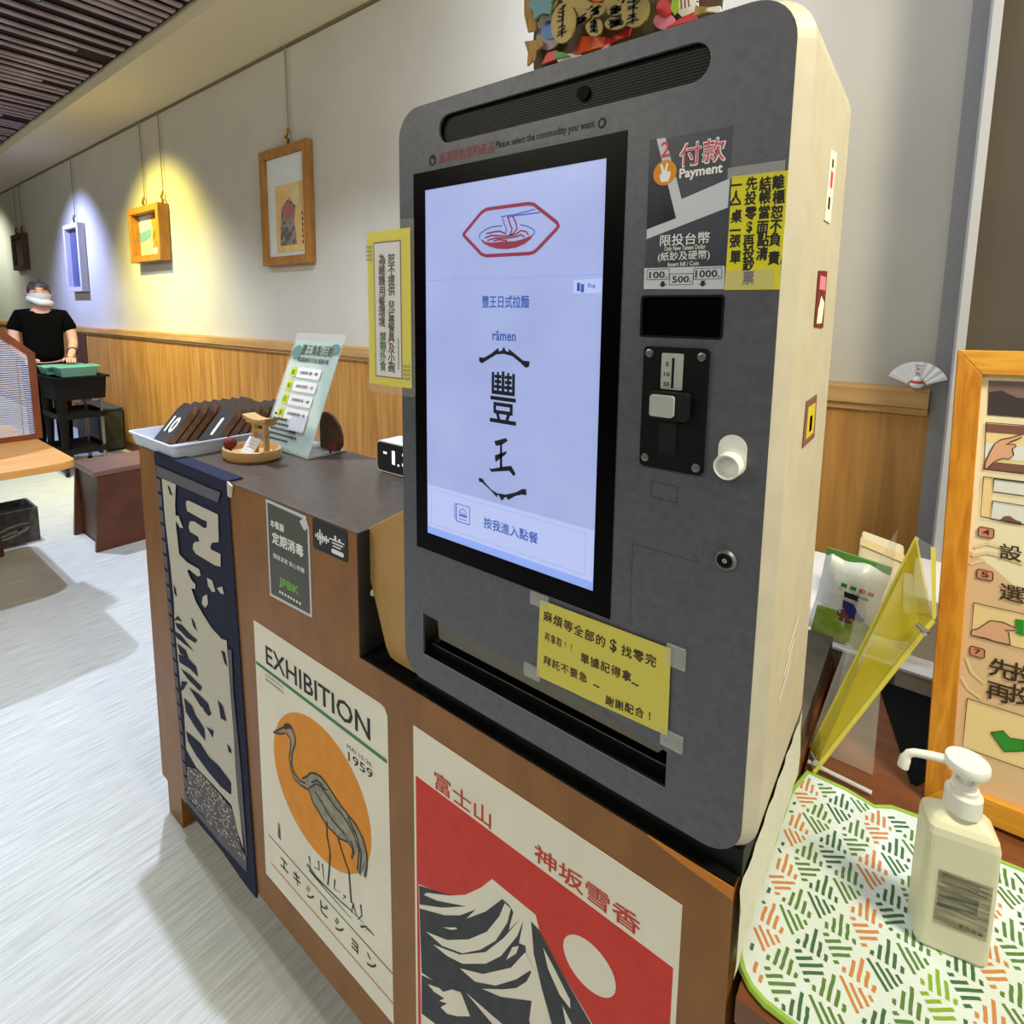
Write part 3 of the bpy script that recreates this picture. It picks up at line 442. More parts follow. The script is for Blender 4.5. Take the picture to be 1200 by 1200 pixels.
 'orn_coins': [[[0.2206,1.7969],[0.2186,1.7894],[0.2147,1.7836],[0.2094,1.7801],[0.2032,1.7794],[0.1969,1.7816],[0.1913,1.7865],[0.1871,1.7936],[0.1849,1.8018],[0.1848,1.8103],[0.187,1.8179],[0.191,1.8237],[0.1965,1.827],[0.2027,1.8274],[0.2089,1.825],[0.2143,1.82],[0.2183,1.8131],[0.2205,1.8051]],[[0.3179,1.7797],[0.3151,1.7747],[0.3106,1.7713],[0.3049,1.77],[0.2988,1.7709],[0.293,1.7741],[0.2882,1.779],[0.2849,1.7852],[0.2838,1.7918],[0.2847,1.7981],[0.2878,1.8032],[0.2924,1.8065],[0.2982,1.8076],[0.3042,1.8065],[0.3099,1.8032],[0.3146,1.7983],[0.3176,1.7923],[0.3188,1.7858]],[[0.2545,1.7887],[0.2539,1.7849],[0.252,1.7819],[0.2489,1.7801],[0.245,1.7798],[0.2408,1.7809],[0.2367,1.7834],[0.2334,1.787],[0.2311,1.7912],[0.2302,1.7955],[0.2308,1.7993],[0.2328,1.8023],[0.236,1.804],[0.2399,1.8043],[0.2441,1.8031],[0.2481,1.8006],[0.2514,1.797],[0.2536,1.7929]],[[0.2856,1.7877],[0.2854,1.785],[0.2834,1.7829],[0.2799,1.7815],[0.2753,1.7811],[0.27,1.7816],[0.2648,1.7831],[0.2602,1.7854],[0.2569,1.7881],[0.2552,1.791],[0.2554,1.7937],[0.2575,1.7958],[0.2611,1.7972],[0.2659,1.7976],[0.2711,1.7969],[0.2763,1.7954],[0.2808,1.7932],[0.284,1.7905]],[[0.2582,1.8086],[0.2592,1.8057],[0.2589,1.803],[0.2574,1.8008],[0.2548,1.7993],[0.2513,1.7987],[0.2476,1.7991],[0.2439,1.8004],[0.2407,1.8026],[0.2384,1.8053],[0.2374,1.8082],[0.2377,1.811],[0.2393,1.8133],[0.242,1.8148],[0.2454,1.8153],[0.2492,1.8149],[0.2529,1.8135],[0.256,1.8113]],[[0.2841,1.8001],[0.284,1.7979],[0.2824,1.7962],[0.2796,1.795],[0.2759,1.7947],[0.2717,1.7952],[0.2675,1.7965],[0.2638,1.7983],[0.2611,1.8006],[0.2598,1.803],[0.2599,1.8053],[0.2615,1.807],[0.2644,1.8081],[0.2682,1.8084],[0.2725,1.8079],[0.2766,1.8066],[0.2802,1.8047],[0.2828,1.8024]],[[0.2947,1.8075],[0.2953,1.8049],[0.2946,1.8025],[0.2927,1.8006],[0.2898,1.7995],[0.2863,1.7993],[0.2825,1.7999],[0.279,1.8014],[0.2761,1.8036],[0.2743,1.8062],[0.2737,1.8088],[0.2744,1.8112],[0.2764,1.8131],[0.2793,1.8142],[0.2829,1.8144],[0.2866,1.8137],[0.2901,1.8121],[0.2929,1.81]],[[0.2732,1.8096],[0.2727,1.8073],[0.2708,1.8057],[0.268,1.805],[0.2644,1.8052],[0.2605,1.8063],[0.2568,1.8083],[0.2537,1.8108],[0.2517,1.8136],[0.2509,1.8163],[0.2515,1.8186],[0.2534,1.8202],[0.2563,1.8209],[0.2599,1.8207],[0.2638,1.8195],[0.2675,1.8175],[0.2705,1.815],[0.2725,1.8123]],[[0.2389,1.8042],[0.2377,1.8022],[0.2352,1.801],[0.2318,1.8009],[0.2278,1.8018],[0.2237,1.8036],[0.2201,1.8061],[0.2173,1.8091],[0.2157,1.8121],[0.2155,1.8148],[0.2168,1.8168],[0.2193,1.8179],[0.2228,1.818],[0.2269,1.8171],[0.2309,1.8152],[0.2345,1.8127],[0.2372,1.8098],[0.2388,1.8068]],[[0.2305,1.8199],[0.227,1.8176],[0.2219,1.8171],[0.2156,1.8185],[0.209,1.8216],[0.2028,1.8261],[0.1978,1.8314],[0.1946,1.8369],[0.1938,1.842],[0.1953,1.8458],[0.1989,1.8481],[0.2042,1.8485],[0.2106,1.847],[0.2172,1.8437],[0.2232,1.8392],[0.228,1.834],[0.231,1.8286],[0.2319,1.8238]],[[0.3051,1.8118],[0.3053,1.8096],[0.3041,1.8077],[0.3016,1.8063],[0.2982,1.8057],[0.2943,1.8058],[0.2903,1.8067],[0.2867,1.8083],[0.284,1.8104],[0.2824,1.8127],[0.2823,1.815],[0.2836,1.8169],[0.2861,1.8182],[0.2896,1.8189],[0.2935,1.8187],[0.2975,1.8177],[0.301,1.8161],[0.3037,1.8141]],[[0.243,1.814],[0.2426,1.8125],[0.2412,1.8114],[0.2392,1.811],[0.2366,1.8112],[0.2338,1.812],[0.2312,1.8133],[0.229,1.815],[0.2276,1.8169],[0.227,1.8187],[0.2275,1.8202],[0.2288,1.8212],[0.2309,1.8217],[0.2335,1.8215],[0.2363,1.8206],[0.2389,1.8193],[0.241,1.8176],[0.2424,1.8157]]],
 'orn_stamp': [[[0.1996,1.8246],[0.2052,1.8207],[0.2071,1.8046],[0.2048,1.7873],[0.1964,1.7884],[0.1973,1.8073]],[[0.2965,1.8063],[0.3039,1.8],[0.3056,1.7872],[0.2979,1.775],[0.293,1.7784],[0.296,1.7921]],[[0.2396,1.7998],[0.2462,1.7969],[0.2466,1.7848],[0.2374,1.7863]],[[0.2629,1.7932],[0.2779,1.791],[0.2794,1.7843],[0.2657,1.786]],[[0.2444,1.8114],[0.2534,1.8098],[0.2525,1.8015],[0.2433,1.8052]],[[0.2662,1.805],[0.2787,1.803],[0.2765,1.7967],[0.2677,1.8003]],[[0.2796,1.8104],[0.2905,1.8077],[0.2884,1.8026],[0.281,1.8043]],[[0.2074,1.8389],[0.2157,1.8352],[0.2188,1.8233],[0.2105,1.8269]],[[0.2234,1.8066],[0.2328,1.8061],[0.2317,1.7977],[0.2209,1.7996]]],
 'orn_red': [[[0.2129,1.794],[0.2532,1.782],[0.283,1.7854],[0.2809,1.7776],[0.2108,1.7745],[0.2024,1.7766]],[[0.1615,1.7895],[0.1763,1.7879],[0.1881,1.778],[0.1497,1.776],[0.1556,1.7816]],[[0.3476,1.779],[0.3624,1.7805],[0.3649,1.772],[0.328,1.7727]]],
 'orn_redball': [[[0.3354,1.7916],[0.3349,1.7886],[0.3334,1.7864],[0.331,1.7851],[0.328,1.7849],[0.3246,1.7859],[0.3214,1.7879],[0.3188,1.7907],[0.317,1.794],[0.3162,1.7973],[0.3167,1.8003],[0.3182,1.8025],[0.3207,1.8038],[0.3238,1.8039],[0.3271,1.8029],[0.3303,1.8008],[0.3329,1.7981],[0.3346,1.7948]],[[0.201,1.8231],[0.2004,1.8198],[0.1986,1.8173],[0.1956,1.8159],[0.1919,1.8157],[0.1879,1.8169],[0.1841,1.8192],[0.181,1.8224],[0.1789,1.826],[0.1781,1.8298],[0.1787,1.8331],[0.1807,1.8356],[0.1837,1.8369],[0.1874,1.837],[0.1914,1.8358],[0.1951,1.8335],[0.1982,1.8303],[0.2002,1.8267]]],
 'orn_orange': [[[0.2157,1.7944],[0.2479,1.7845],[0.2457,1.7742],[0.208,1.7752]],[[0.2279,1.8337],[0.2464,1.8279],[0.2307,1.8289]]],
 'orn_pink': [[[0.3389,1.7776],[0.3383,1.7747],[0.3361,1.7726],[0.3326,1.7716],[0.3282,1.7718],[0.3234,1.7731],[0.3188,1.7755],[0.315,1.7786],[0.3125,1.7821],[0.3115,1.7855],[0.3122,1.7884],[0.3145,1.7905],[0.3181,1.7915],[0.3225,1.7912],[0.3273,1.7898],[0.3318,1.7874],[0.3355,1.7843],[0.3379,1.7809]],[[0.1766,1.8005],[0.1762,1.7987],[0.1751,1.7974],[0.1734,1.7966],[0.1713,1.7965],[0.1691,1.7971],[0.1669,1.7983],[0.1651,1.8],[0.164,1.802],[0.1635,1.8041],[0.1639,1.8059],[0.165,1.8072],[0.1667,1.808],[0.1688,1.8081],[0.1711,1.8075],[0.1732,1.8062],[0.1749,1.8045],[0.1761,1.8025]],[[0.1978,1.8374],[0.1972,1.8349],[0.1953,1.8331],[0.1923,1.8323],[0.1886,1.8324],[0.1846,1.8336],[0.1808,1.8357],[0.1777,1.8384],[0.1756,1.8414],[0.1748,1.8444],[0.1755,1.8469],[0.1774,1.8487],[0.1805,1.8495],[0.1842,1.8493],[0.1882,1.848],[0.1919,1.8459],[0.195,1.8432],[0.197,1.8403]],[[0.2454,1.7819],[0.2546,1.7772],[0.2523,1.7714],[0.2432,1.7723]]],
 'orn_blue': [[[0.1806,1.8057],[0.1779,1.8029],[0.1741,1.8014],[0.1696,1.8012],[0.1648,1.8025],[0.1605,1.8051],[0.157,1.8087],[0.155,1.8128],[0.1546,1.817],[0.1558,1.8207],[0.1586,1.8235],[0.1625,1.825],[0.1671,1.825],[0.1718,1.8237],[0.1761,1.8211],[0.1794,1.8175],[0.1814,1.8135],[0.1818,1.8094]]],
 'orn_grey': [[[0.1811,1.7961],[0.1774,1.7923],[0.1722,1.7902],[0.1659,1.79],[0.1593,1.7917],[0.1533,1.7953],[0.1485,1.8002],[0.1456,1.8059],[0.1449,1.8116],[0.1466,1.8166],[0.1504,1.8204],[0.1558,1.8224],[0.1622,1.8225],[0.1687,1.8205],[0.1746,1.817],[0.1792,1.8121],[0.182,1.8066],[0.1826,1.801]]],
 'orn_teal': [[[0.1356,1.8598],[0.1509,1.8597],[0.1717,1.8533],[0.1811,1.847],[0.1778,1.8412],[0.1706,1.8388],[0.1573,1.8417],[0.142,1.8509]]],
 'orn_white': [[[0.1356,1.8621],[0.1834,1.8474],[0.1851,1.8367],[0.1692,1.8381],[0.1679,1.8293],[0.1575,1.8312],[0.1516,1.8271],[0.144,1.8246],[0.1417,1.8346],[0.1451,1.8453],[0.1342,1.8532]],[[0.172,1.7844],[0.1938,1.78],[0.2108,1.7756],[0.2123,1.7718],[0.1767,1.774]],[[0.342,1.8023],[0.3637,1.7956],[0.3645,1.7799],[0.3498,1.7764],[0.3406,1.787]],[[0.3664,1.7832],[0.3891,1.7792],[0.3911,1.772],[0.3665,1.7812]]],
 'orn_green': [[[0.1482,1.8444],[0.1529,1.8349],[0.1485,1.8292],[0.1449,1.829],[0.1429,1.8366]],[[0.1549,1.8419],[0.1648,1.8348],[0.1658,1.8311],[0.1574,1.8342]],[[0.1764,1.7826],[0.1895,1.7799],[0.2025,1.7716],[0.1796,1.7744]]],
 'orn_pine': [[[0.3241,1.8079],[0.3464,1.801],[0.3462,1.7853],[0.341,1.78],[0.3362,1.7883],[0.338,1.7957]]],
 'orn_yellow': [[[0.1751,1.8341],[0.1816,1.8276],[0.1844,1.8109],[0.18,1.811],[0.1739,1.823]]],
 'orn_straw': [[[0.1291,1.8782],[0.1476,1.8723],[0.1488,1.8162],[0.1365,1.8173],[0.1298,1.8404]],[[0.1305,1.8071],[0.1582,1.802],[0.1614,1.7942],[0.1494,1.7903],[0.1465,1.7791],[0.1358,1.7746],[0.137,1.791],[0.1321,1.803]],[[0.3665,1.7812],[0.3792,1.7755],[0.3774,1.7712],[0.365,1.771]]],
 'orn_fanlines': [[[0.3487,1.7983],[0.3506,1.7821]],[[0.3531,1.797],[0.3549,1.7818]],[[0.3574,1.7956],[0.3592,1.7815]],[[0.3674,1.7848],[0.3892,1.7763]],[[0.3683,1.7874],[0.387,1.7808]]]
}

# ============================================================ ROOM
YW = 1.5
wb = struct('wall_back', MB().box((-13, YW, 0), (.62, YW+.1, 3.3)), 'wall_paint')
struct('wainscot', MB().box((-13, YW-.018, 0), (.61, YW, 1.165)), 'wainscot', wb)
cr = MB()
cr.prism([(-.02, 1.165), (-.02, 1.155), (-.032, 1.155), (-.032, 1.172), (-.045, 1.178), (-.045, 1.225), (-.04, 1.236), (0, 1.236), (0, 1.165)], frame((-13, YW, 0), (0, 1, 0), (0, 0, 1)), 0, 13.605)
struct('trim_1', cr, 'cap_wood', wb)
struct('trim_2', MB().box((-7.3, YW-.03, 0), (-6.95, YW-.018, 1.155)), 'dark_wood', wb)
struct('baseboard_back', MB().box((-13, YW-.03, 0), (.6, YW-.018, .09)), 'dark_wood', wb)
struct('trim_3', MB().box((-13, YW-.014, 3.052), (.62, YW, 3.068)), 'rail_dark', wb)
struct('soffit', MB().box((-13, 1.012, 3.068), (2.6, YW+.1, 3.45)), 'soffit')
struct('floor', MB().box((-13, -5, -.05), (3, YW+.1, 0)), 'floor_wood')
ce = struct('ceiling', MB().box((-13, -5, 3.162), (3, 1.012, 3.45)), 'ceiling_dark')
xs = [-1.1, -1.32, -1.45, -1.66, -1.83, -1.95, -2.14, -2.3, -2.46, -2.56, -2.71, -2.838, -2.95, -3.046, -3.135, -3.225, -3.304, -3.401, -3.554, -3.702, -3.839, -3.996, -4.1, -4.264, -4.373, -4.543, -4.619, -4.736, -4.85, -4.933, -5.032, -5.121, -5.274, -5.353, -5.533, -5.64, -5.791]
x = -5.9
while x > -11.5: xs.append(x); x -= random.choice([.09, .11, .16])
sm = MB().box((-.021, -3.6, 3.14), (.021, .985, 3.152)); sm2 = MB().box((-.021, -3.6, 3.14), (.021, .80, 3.152))
s0 = struct('slat', sm, 'slat_wood', ce); s1_ = struct('slat', sm2, 'slat_wood', ce)
for i, x in enumerate(xs):
    src = s1_ if i in (22, 29, 40) else s0
    o = src if (i == 0 or i == 22) else src.copy()
    if o is not src: COL.objects.link(o)
    o.location = (x, 0, 0)
struct('wall_left', MB().box((-13.1, -5, 0), (-13, YW+.1, 3.45)), 'wall_paint')
struct('wall_front', MB().box((-13, -5.1, 0), (3, -5, 3.45)), 'plaster_right')
# pillar and dark wall on the right
pl = struct('wall_right', MB().box((.666, 1.215, 0), (2.7, 1.6, 3.068)), 'plaster_right')
struct('trim_4', MB().box((.648, 1.2, 0), (.666, YW+.1, 3.068)), 'pillar_trim', pl)
struct('wall_shade_strip', MB().box((.610, YW-.02, 0), (.648, YW+.1, 3.068)), 'trim_shade_grey', pl)  # wall strip whose darker grey paints in the shadow beside the pillar

def fixture(name, x, y, z, tgt, lab):
    """a small recessed spot lamp: housing tube and glowing lens"""
    t = thing(name, lab, 'lamp', (x, y, z))
    q = (Vector(tgt)-Vector((x, y, z))).to_track_quat('Z', 'Y').to_matrix().to_4x4()
    m_ = Matrix.Translation((x, y, z)) @ q
    obj('housing', MB().lathe([(.02, -.09), (.042, -.08), (.045, -.02), (.045, .0), (.04, 0), (.038, -.02)], m_, 20, False), 'black', t, True)
    obj('lens', MB().lathe([(.0005, -.018), (.037, -.018)], m_, 20, False), 'lamp_glow', t)
    obj('stem', MB().tube([(x, y, z+.04), (x, y, 3.161 if y < 1.0 else 3.07)], .009), 'black', t)
fixture('spot_lamp', -3.43, .42, 3.1, (-3.4, .3, 0), 'glaring round spot lamp between the dark ceiling slats')
fixture('spot_lamp', -1.45, .2, 3.08, (-1.8, -.1, 0), 'spot lamp in the slatted ceiling above the counter')

# ============================================================ PICTURES
def picture(name, lab, x0, z0, x1, z1, fm, fw, pm, art=None, dep=.045, cords=(), lean=0):
    t = thing(name, lab, 'picture', ((x0+x1)/2, YW, z0), group='framed pictures along the wall')
    yF = YW-dep
    for n_, b in (('frame_rail', ((x0, z1-fw), (x1, z1))), ('frame_rail', ((x0, z0), (x1, z0+fw))), ('frame_stile', ((x0, z0+fw), (x0+fw, z1-fw))), ('frame_stile', ((x1-fw, z0+fw), (x1, z1-fw)))):
        obj(n_, MB().box((b[0][0], yF, b[0][1]), (b[1][0], YW-.004, b[1][1])), fm, t, bevel=.003)
    obj('backing', MB().box((x0+fw-.002, YW-.02, z0+fw-.002), (x1-fw+.002, YW-.012, z1-fw+.002)), pm, t)
    for cx in cords:
        cd = obj('cord', MB().tube([(cx, YW-.02, 3.05), (cx+.01, YW-.02, z1+.07)], .005, 5), 'cord', t)
        obj('hook', MB().tube([(cx+.01, YW-.022, z1+.1), (cx-.01, YW-.03, z1+.05), (cx+.02, YW-.03, z1+.03), (cx, YW-.025, z1)], .011, 6), 'brass', t)
    return t
F15 = front_at(YW-.02)
p = picture('framed_picture', 'light wood frame with ink painting of a robed figure, nearest the kiosk', -3.05, 1.735, -2.49, 2.47, 'frame_wood', .055, 'pic_pale', cords=(-2.73,))
decal('painting', [rect(-2.9, 1.815, -2.57, 2.24)], 'pic_cream', p, F15, .0015)
decal('figure_robe', [[(-2.86, 1.86), (-2.66, 1.86), (-2.69, 2.0), (-2.67, 2.1), (-2.74, 2.15), (-2.83, 2.1), (-2.84, 2.0)]], 'pic_grey', p, F15, .003)
decal('figure_sash', [ellipse(-2.755, 2.07, .06, .055)], 'pic_red', p, F15, .004)
decal('figure_fan', [ellipse(-2.66, 2.16, .05, .06)], 'pic_sand', p, F15, .004)
mb = MB()
for i_ in range(6): mb.flat(rect(-2.60, 1.86+i_*.035, -2.588, 1.88+i_*.035), F15, .003)
obj('lettering', mb, 'brown_ink', p)
p = picture('framed_picture', 'thick amber wood frame with seaside picture, lit yellow', -5.26, 1.85, -4.6, 2.32, 'frame_wood', .055, 'pic_sand', dep=.09, cords=(-5.06, -4.66))
decal('sky_patch', [rect(-5.2, 2.12, -4.94, 2.26)], 'pic_pale', p, F15, .002)
decal('sea_patch', [[(-5.2, 2.03), (-4.96, 2.07), (-4.94, 2.14), (-5.2, 2.12)]], 'pic_sea', p, F15, .003)
decal('figure_patch', [rect(-4.92, 1.97, -4.66, 2.27)], 'pic_orange', p, F15, .002)
decal('paper_patch', [rect(-4.9, 1.9, -4.66, 1.97)], 'pic_pale', p, F15, .003)
p = picture('framed_picture', 'tall white frame around dark blue picture in bluish lamplight', -7.27, 1.62, -6.76, 2.35, 'frame_white', .05, 'pic_blue', dep=.07, cords=(-7.0,))
p = picture('framed_picture', 'small dark brown frame hanging farthest along the wall', -9.68, 1.945, -9.05, 2.42, 'frame_dark', .06, 'pic_brown', dep=.06, cords=(-9.5, -9.2))

# ============================================================ COUNTER
CT = 1.08
ct = thing('counter', 'brown wooden counter carrying the kiosk, with posters on its front', 'counter', (-.27, .16, 0))
NL, NR, DZ = -.116, .493, .862
obj('left_cabinet', MB().box((-1.04, 0, .122), (NL, .318, CT-.003)), 'counter_wood', ct)
obj('kiosk_cabinet', MB().box((NL, 0, .122), (NR, .318, DZ)), 'counter_wood', ct)
obj('worktop', MB().box((-1.04, 0.0005, CT-.003), (NL, .318, CT)), 'counter_top', ct)
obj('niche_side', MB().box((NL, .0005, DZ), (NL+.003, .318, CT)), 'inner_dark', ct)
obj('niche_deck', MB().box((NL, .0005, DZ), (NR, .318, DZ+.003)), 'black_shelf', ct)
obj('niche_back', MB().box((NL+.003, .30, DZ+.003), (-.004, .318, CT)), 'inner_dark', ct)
for x0 in (-1.035, .40):
    obj('foot', MB().box((x0, .01, 0), (x0+.09, .07, .122)), 'counter_wood', ct)
obj('kickboard', MB().box((-.94, .25, 0), (.45, .27, .122)), 'desk_front', ct)
obj('worn_edge', MB().prism([(.40, DZ-.001), (.44, DZ-.008), (.493, DZ-.014), (.493, DZ), (.40, DZ+.001)], FRONT, .0, .001), 'edge_amber', ct)
# lower cupboard behind kiosk
bc = thing('side_cupboard', 'dark brown cupboard standing behind the kiosk', 'cupboard', (.3, .5, 0))
obj('cupboard_body', MB().box((.12, .33, 0), (.494, .69, .80)), 'panel_brown', bc)
obj('cupboard_edge', MB().box((.494, .33, 0), (.499, .69, .757)), 'desk_wood', bc)
# film over the side of the counter
mb = MB(); n = 22; vs = []
for i in range(n):
    y = .0+.33*i/(n-1)
    for k in range(6):
        z = .758+(.862-.758)*k/5
        vs.append((.4965+.004*sin(i*1.9+k*.6)*(.4+.6*random.random())*(1 if 0 < k < 5 else .3)+.002, y, z))
fs = [(i*6+k, (i+1)*6+k, (i+1)*6+k+1, i*6+k+1) for i in range(n-1) for k in range(5)]
mb.add(vs, fs)
tag(obj('film_strip', mb, 'crumple', smooth=True), 'crinkled pale plastic film taped down the side of the counter', 'film')

# ============================================================ DESK with mat
dk = thing('desk', 'reddish brown low desk beside the kiosk counter', 'desk', (.95, .2, 0))
obj('desk_top', MB().box((.502, 0, .71), (1.6, .695, .739)), 'desk_wood', dk)
obj('desk_front', MB().box((.51, .012, .1), (1.59, .03, .71)), 'desk_front', dk)
obj('desk_side', MB().box((.502, .03, 0), (.52, .68, .71)), 'desk_front', dk)
obj('desk_side', MB().box((1.57, .03, 0), (1.59, .68, .71)), 'desk_front', dk)

mt = thing('table_mat', 'white quilted mat with green and orange dashes on the desk', 'mat', (.72, .18, .739))
out = []
pts = [(.495, .30), (.492, .06)] + [(.535-.043*cos(a), .055-.045*sin(a)) for a in [radians(t) for t in (0, 20, 40, 60, 80)]] + [(.62, .006), (.98, .006), (.985, .345), (.75, .358), (.70, .352), (.66, .372), (.615, .365), (.595, .35), (.56, .358), (.508, .358)]
TOP = lambda z: frame((0, 0, z), (1, 0, 0), (0, 1, 0))
obj('mat_cloth', MB().prism(pts, TOP(.739), 0, .006), 'mat_white', mt)
for p0, p1 in [(pts[i], pts[(i+1) % len(pts)]) for i in range(len(pts))]: pass
loop = pts+[pts[0]]
obj('mat_binding', MB().tube([(x, y, .743) for x, y in loop], .0042, 6), 'mat_edge', mt, True)
def inside(x, y, mrg=.006):
    if x < .50 or x > .975 or y > .348 or y < .014: return False
    if x < .54 and y < .055: return (x-.54)**2+(y-.055)**2 < (.038)**2
    return True
A_ = .0445; bins = {'mat_green': MB(), 'mat_dark': MB(), 'mat_lime': MB(), 'mat_orange': MB()}
TM = TOP(.7452); H_ = A_*.86
seq = ['mat_green', 'mat_dark', 'mat_green', 'mat_orange', 'mat_dark', 'mat_lime', 'mat_green', 'mat_dark', 'mat_orange']
ki = 0
for r in range(-2, 12):
    for c_ in range(-4, 28):
        ki += 1
        up_ = (r+c_) % 2 == 0
        cx = .49+c_*A_/2+(.4 if r % 2 else 0)*A_*.0; cy = r*H_+.01
        tri_ = [(cx, cy), (cx+A_, cy), (cx+A_/2, cy+H_)] if up_ else [(cx, cy+H_), (cx+A_, cy+H_), (cx+A_/2, cy)]
        g = (sum(q[0] for q in tri_)/3, sum(q[1] for q in tri_)/3)
        dire = radians({0: 90, 1: 38, 2: 90, 3: -52}[(c_*1+r*3) % 4]+random.uniform(-4, 4))
        dx, dy = cos(dire), sin(dire); key = seq[(ki*5+r*2+c_*3) % len(seq)]
        def side(P):  # inside the shrunk triangle
            for a, b in ((0, 1), (1, 2), (2, 0)):
                ax, ay = tri_[a]; bx, by = tri_[b]
                cr_ = (bx-ax)*(P[1]-ay)-(by-ay)*(P[0]-ax); sg = (bx-ax)*(g[1]-ay)-(by-ay)*(g[0]-ax)
                if cr_*sg < 0 or abs(cr_)/math.hypot(bx-ax, by-ay) < .002: return False
            return True
        for t_ in range(-5, 6):
            ox, oy = g[0]-dy*t_*.0068, g[1]+dx*t_*.0068
            ok = [s_ for s_ in [q*.002 for q in range(-22, 23)] if side((ox+dx*s_, oy+dy*s_)) and inside(ox+dx*s_, oy+dy*s_)]
            if len(ok) < 3: continue
            a0, a1 = ok[0], ok[-1]
            m2 = 4; line = [(ox+dx*(a0+(a1-a0)*q/m2)+random.uniform(-.0004, .0004), oy+dy*(a0+(a1-a0)*q/m2)) for q in range(m2+1)]
            bins[key].stroke(line, TM, 0, .0034)
for k_, v_ in bins.items(): obj('printed_dashes', v_, k_, mt, kind='stuff')

# ============================================================ KIOSK
KB, KT = .892, 1.712
kk = thing('payment_kiosk', 'grey self-order payment kiosk with bright touch screen on the counter', 'kiosk', (.254, .12, DZ+.003))
rec_o = [(.040, .934), (.417, .931), (.417, .974), (.250, .99), (.040, .998)]
slot_o = rrect(.367, 1.418, .4495, 1.459, .003)
gr_o = rrect(.0775, 1.655, .425, 1.6905, .0172)
def cap(F, a, b, mname, inset, name, holes):
    return obj(name, MB().prism(rrect(inset, KB+inset*.3, .509-inset, KT-inset*.3, .036, 8), F, a, b, holes), mname, kk)
# shell: side wall loft
mb = MB(); o1 = rrect(.011, KB+.004, .496, KT-.004, .036, 8); o2 = rrect(0, KB, .509, KT, .04, 8); n = len(o1)
vs = [FRONT(u, v, 0) for u, v in o1]+[FRONT(u, v, -.013) for u, v in o2]+[FRONT(u, v, -.235) for u, v in o2]
fs = []
for a in (0, 1):
    for i in range(n):
        j = (i+1) % n; fs.append((a*n+j, a*n+i, (a+1)*n+i, (a+1)*n+j))
fs.append(tuple(2*n+i for i in reversed(range(n))))
mb.add(vs, fs); obj('housing', mb, 'kiosk_cream', kk)
obj('front_panel', MB().prism(rrect(.0005, KB, .4965, KT-.002, .038, 8), FRONT, -.003, .001, [rec_o, gr_o, slot_o]), 'kiosk_grey', kk)
obj('base', MB().box((.012, .012, DZ+.003), (.497, .225, KB+.004)), 'black', kk)
# screen
bz = obj('screen_bezel', MB().prism(rect(.030, 1.0995, .3445, 1.6245), FRONT, .001, .0022, [rect(.052, 1.1255, .3222, 1.601)]), 'black_gloss', kk)
scr = obj('screen', MB().prism(rect(.052, 1.1255, .3222, 1.601), FRONT, .0003, .0014), 'screen', kk)
obj('lower_page', MB().flat(rect(.0525, 1.197, .3218, 1.4822), FRONT, .0015), 'screen', scr)
obj('page_edge', MB().flat(rect(.0525, 1.4818, .3218, 1.4828), FRONT, .0016), 'screen_blue_band', scr)
obj('start_button', MB().flat(rect(.0535, 1.136, .3215, 1.1975), FRONT, .0016), 'screen_light', scr)
obj('button_outline', MB().prism(rect(.060, 1.141, .311, 1.192), FRONT, .0016, .00165, [rect(.0606, 1.1416, .3104, 1.1914)]), 'screen_blue_band', scr)
obj('bottom_band', MB().flat(rect(.0525, 1.126, .3218, 1.1355), FRONT, .0016), 'screen_blue_band', scr)
obj('language_button', MB().flat(rect(.286, 1.4625, .3212, 1.4775), FRONT, .0017), 'screen_light', scr)
mb = MB(); txt(mb, 'Eng', FRONT, .0018, (.3045, 1.4675, .3135, 1.473)); 
mb.prism(rect(.2905, 1.465, .2945, 1.474), FRONT, .0017, .0018); mb.prism(rect(.2955, 1.4635, .2995, 1.4725), FRONT, .0017, .0018)
obj('language_mark', mb, 'ink_blue', scr); mb = MB(); txt(mb, '豐王日式拉麵', FRONT, .0018, (.1532, 1.4462, .2255, 1.4612), .012)
obj('title_lettering', mb, 'ink_blue', scr); mb = MB(); txt(mb, 'râmen', FRONT, .0018, (.1705, 1.406, .207, 1.4185), .016)
obj('ramen_lettering', mb, 'ink_blue', scr); mb = MB(); txt(mb, '按我進入點餐', FRONT, .0018, (.158, 1.160, .2445, 1.1745), .012)
obj('button_lettering', mb, 'ink_blue', scr); mb = MB(); mb.stroke([(.109, 1.157), (.109, 1.1815), (.133, 1.1815), (.133, 1.157), (.109, 1.157)], FRONT, .0018, .0014)
mb.stroke([(.114, 1.170), (.117, 1.1745), (.121, 1.1765), (.125, 1.1745), (.128, 1.170), (.114, 1.170)], FRONT, .0018, .001)
mb.flat(rect(.1135, 1.1655, .1285, 1.168), FRONT, .0018); mb.flat(rect(.1135, 1.161, .1285, 1.162), FRONT, .0018)
for q in range(5): mb.stroke([(.1065+.0022*cos(a), 1.1605+q*.0047+.0014*sin(a)) for a in [2*pi*j/8 for j in range(9)]], FRONT, .0018, .0007)
obj('menu_icon', mb, 'ink_blue', scr)
mb = MB()
for p_ in ART['paren']: mb.flat(p_, FRONT, .0018)
txt(mb, '豐', FRONT, .0018, ART['feng'], .008, shear=.0)
obj('calligraphy', mb, 'ink_screen', scr)
mb = MB()
for l in ART['logo_lines']: mb.stroke(l, FRONT, .0018, .0042)
for p_ in ART['logo_fill']: mb.flat(p_, FRONT, .0018)
for l in ART['logo_thin'][5:]: mb.stroke(l, FRONT, .0019, .0019)
obj('ramen_bowl_logo', mb, 'logo_red', scr)
strokes('bowl_rim_lines', ART['logo_thin'][:5], 'ink_blue', scr, FRONT, .002, .0012)
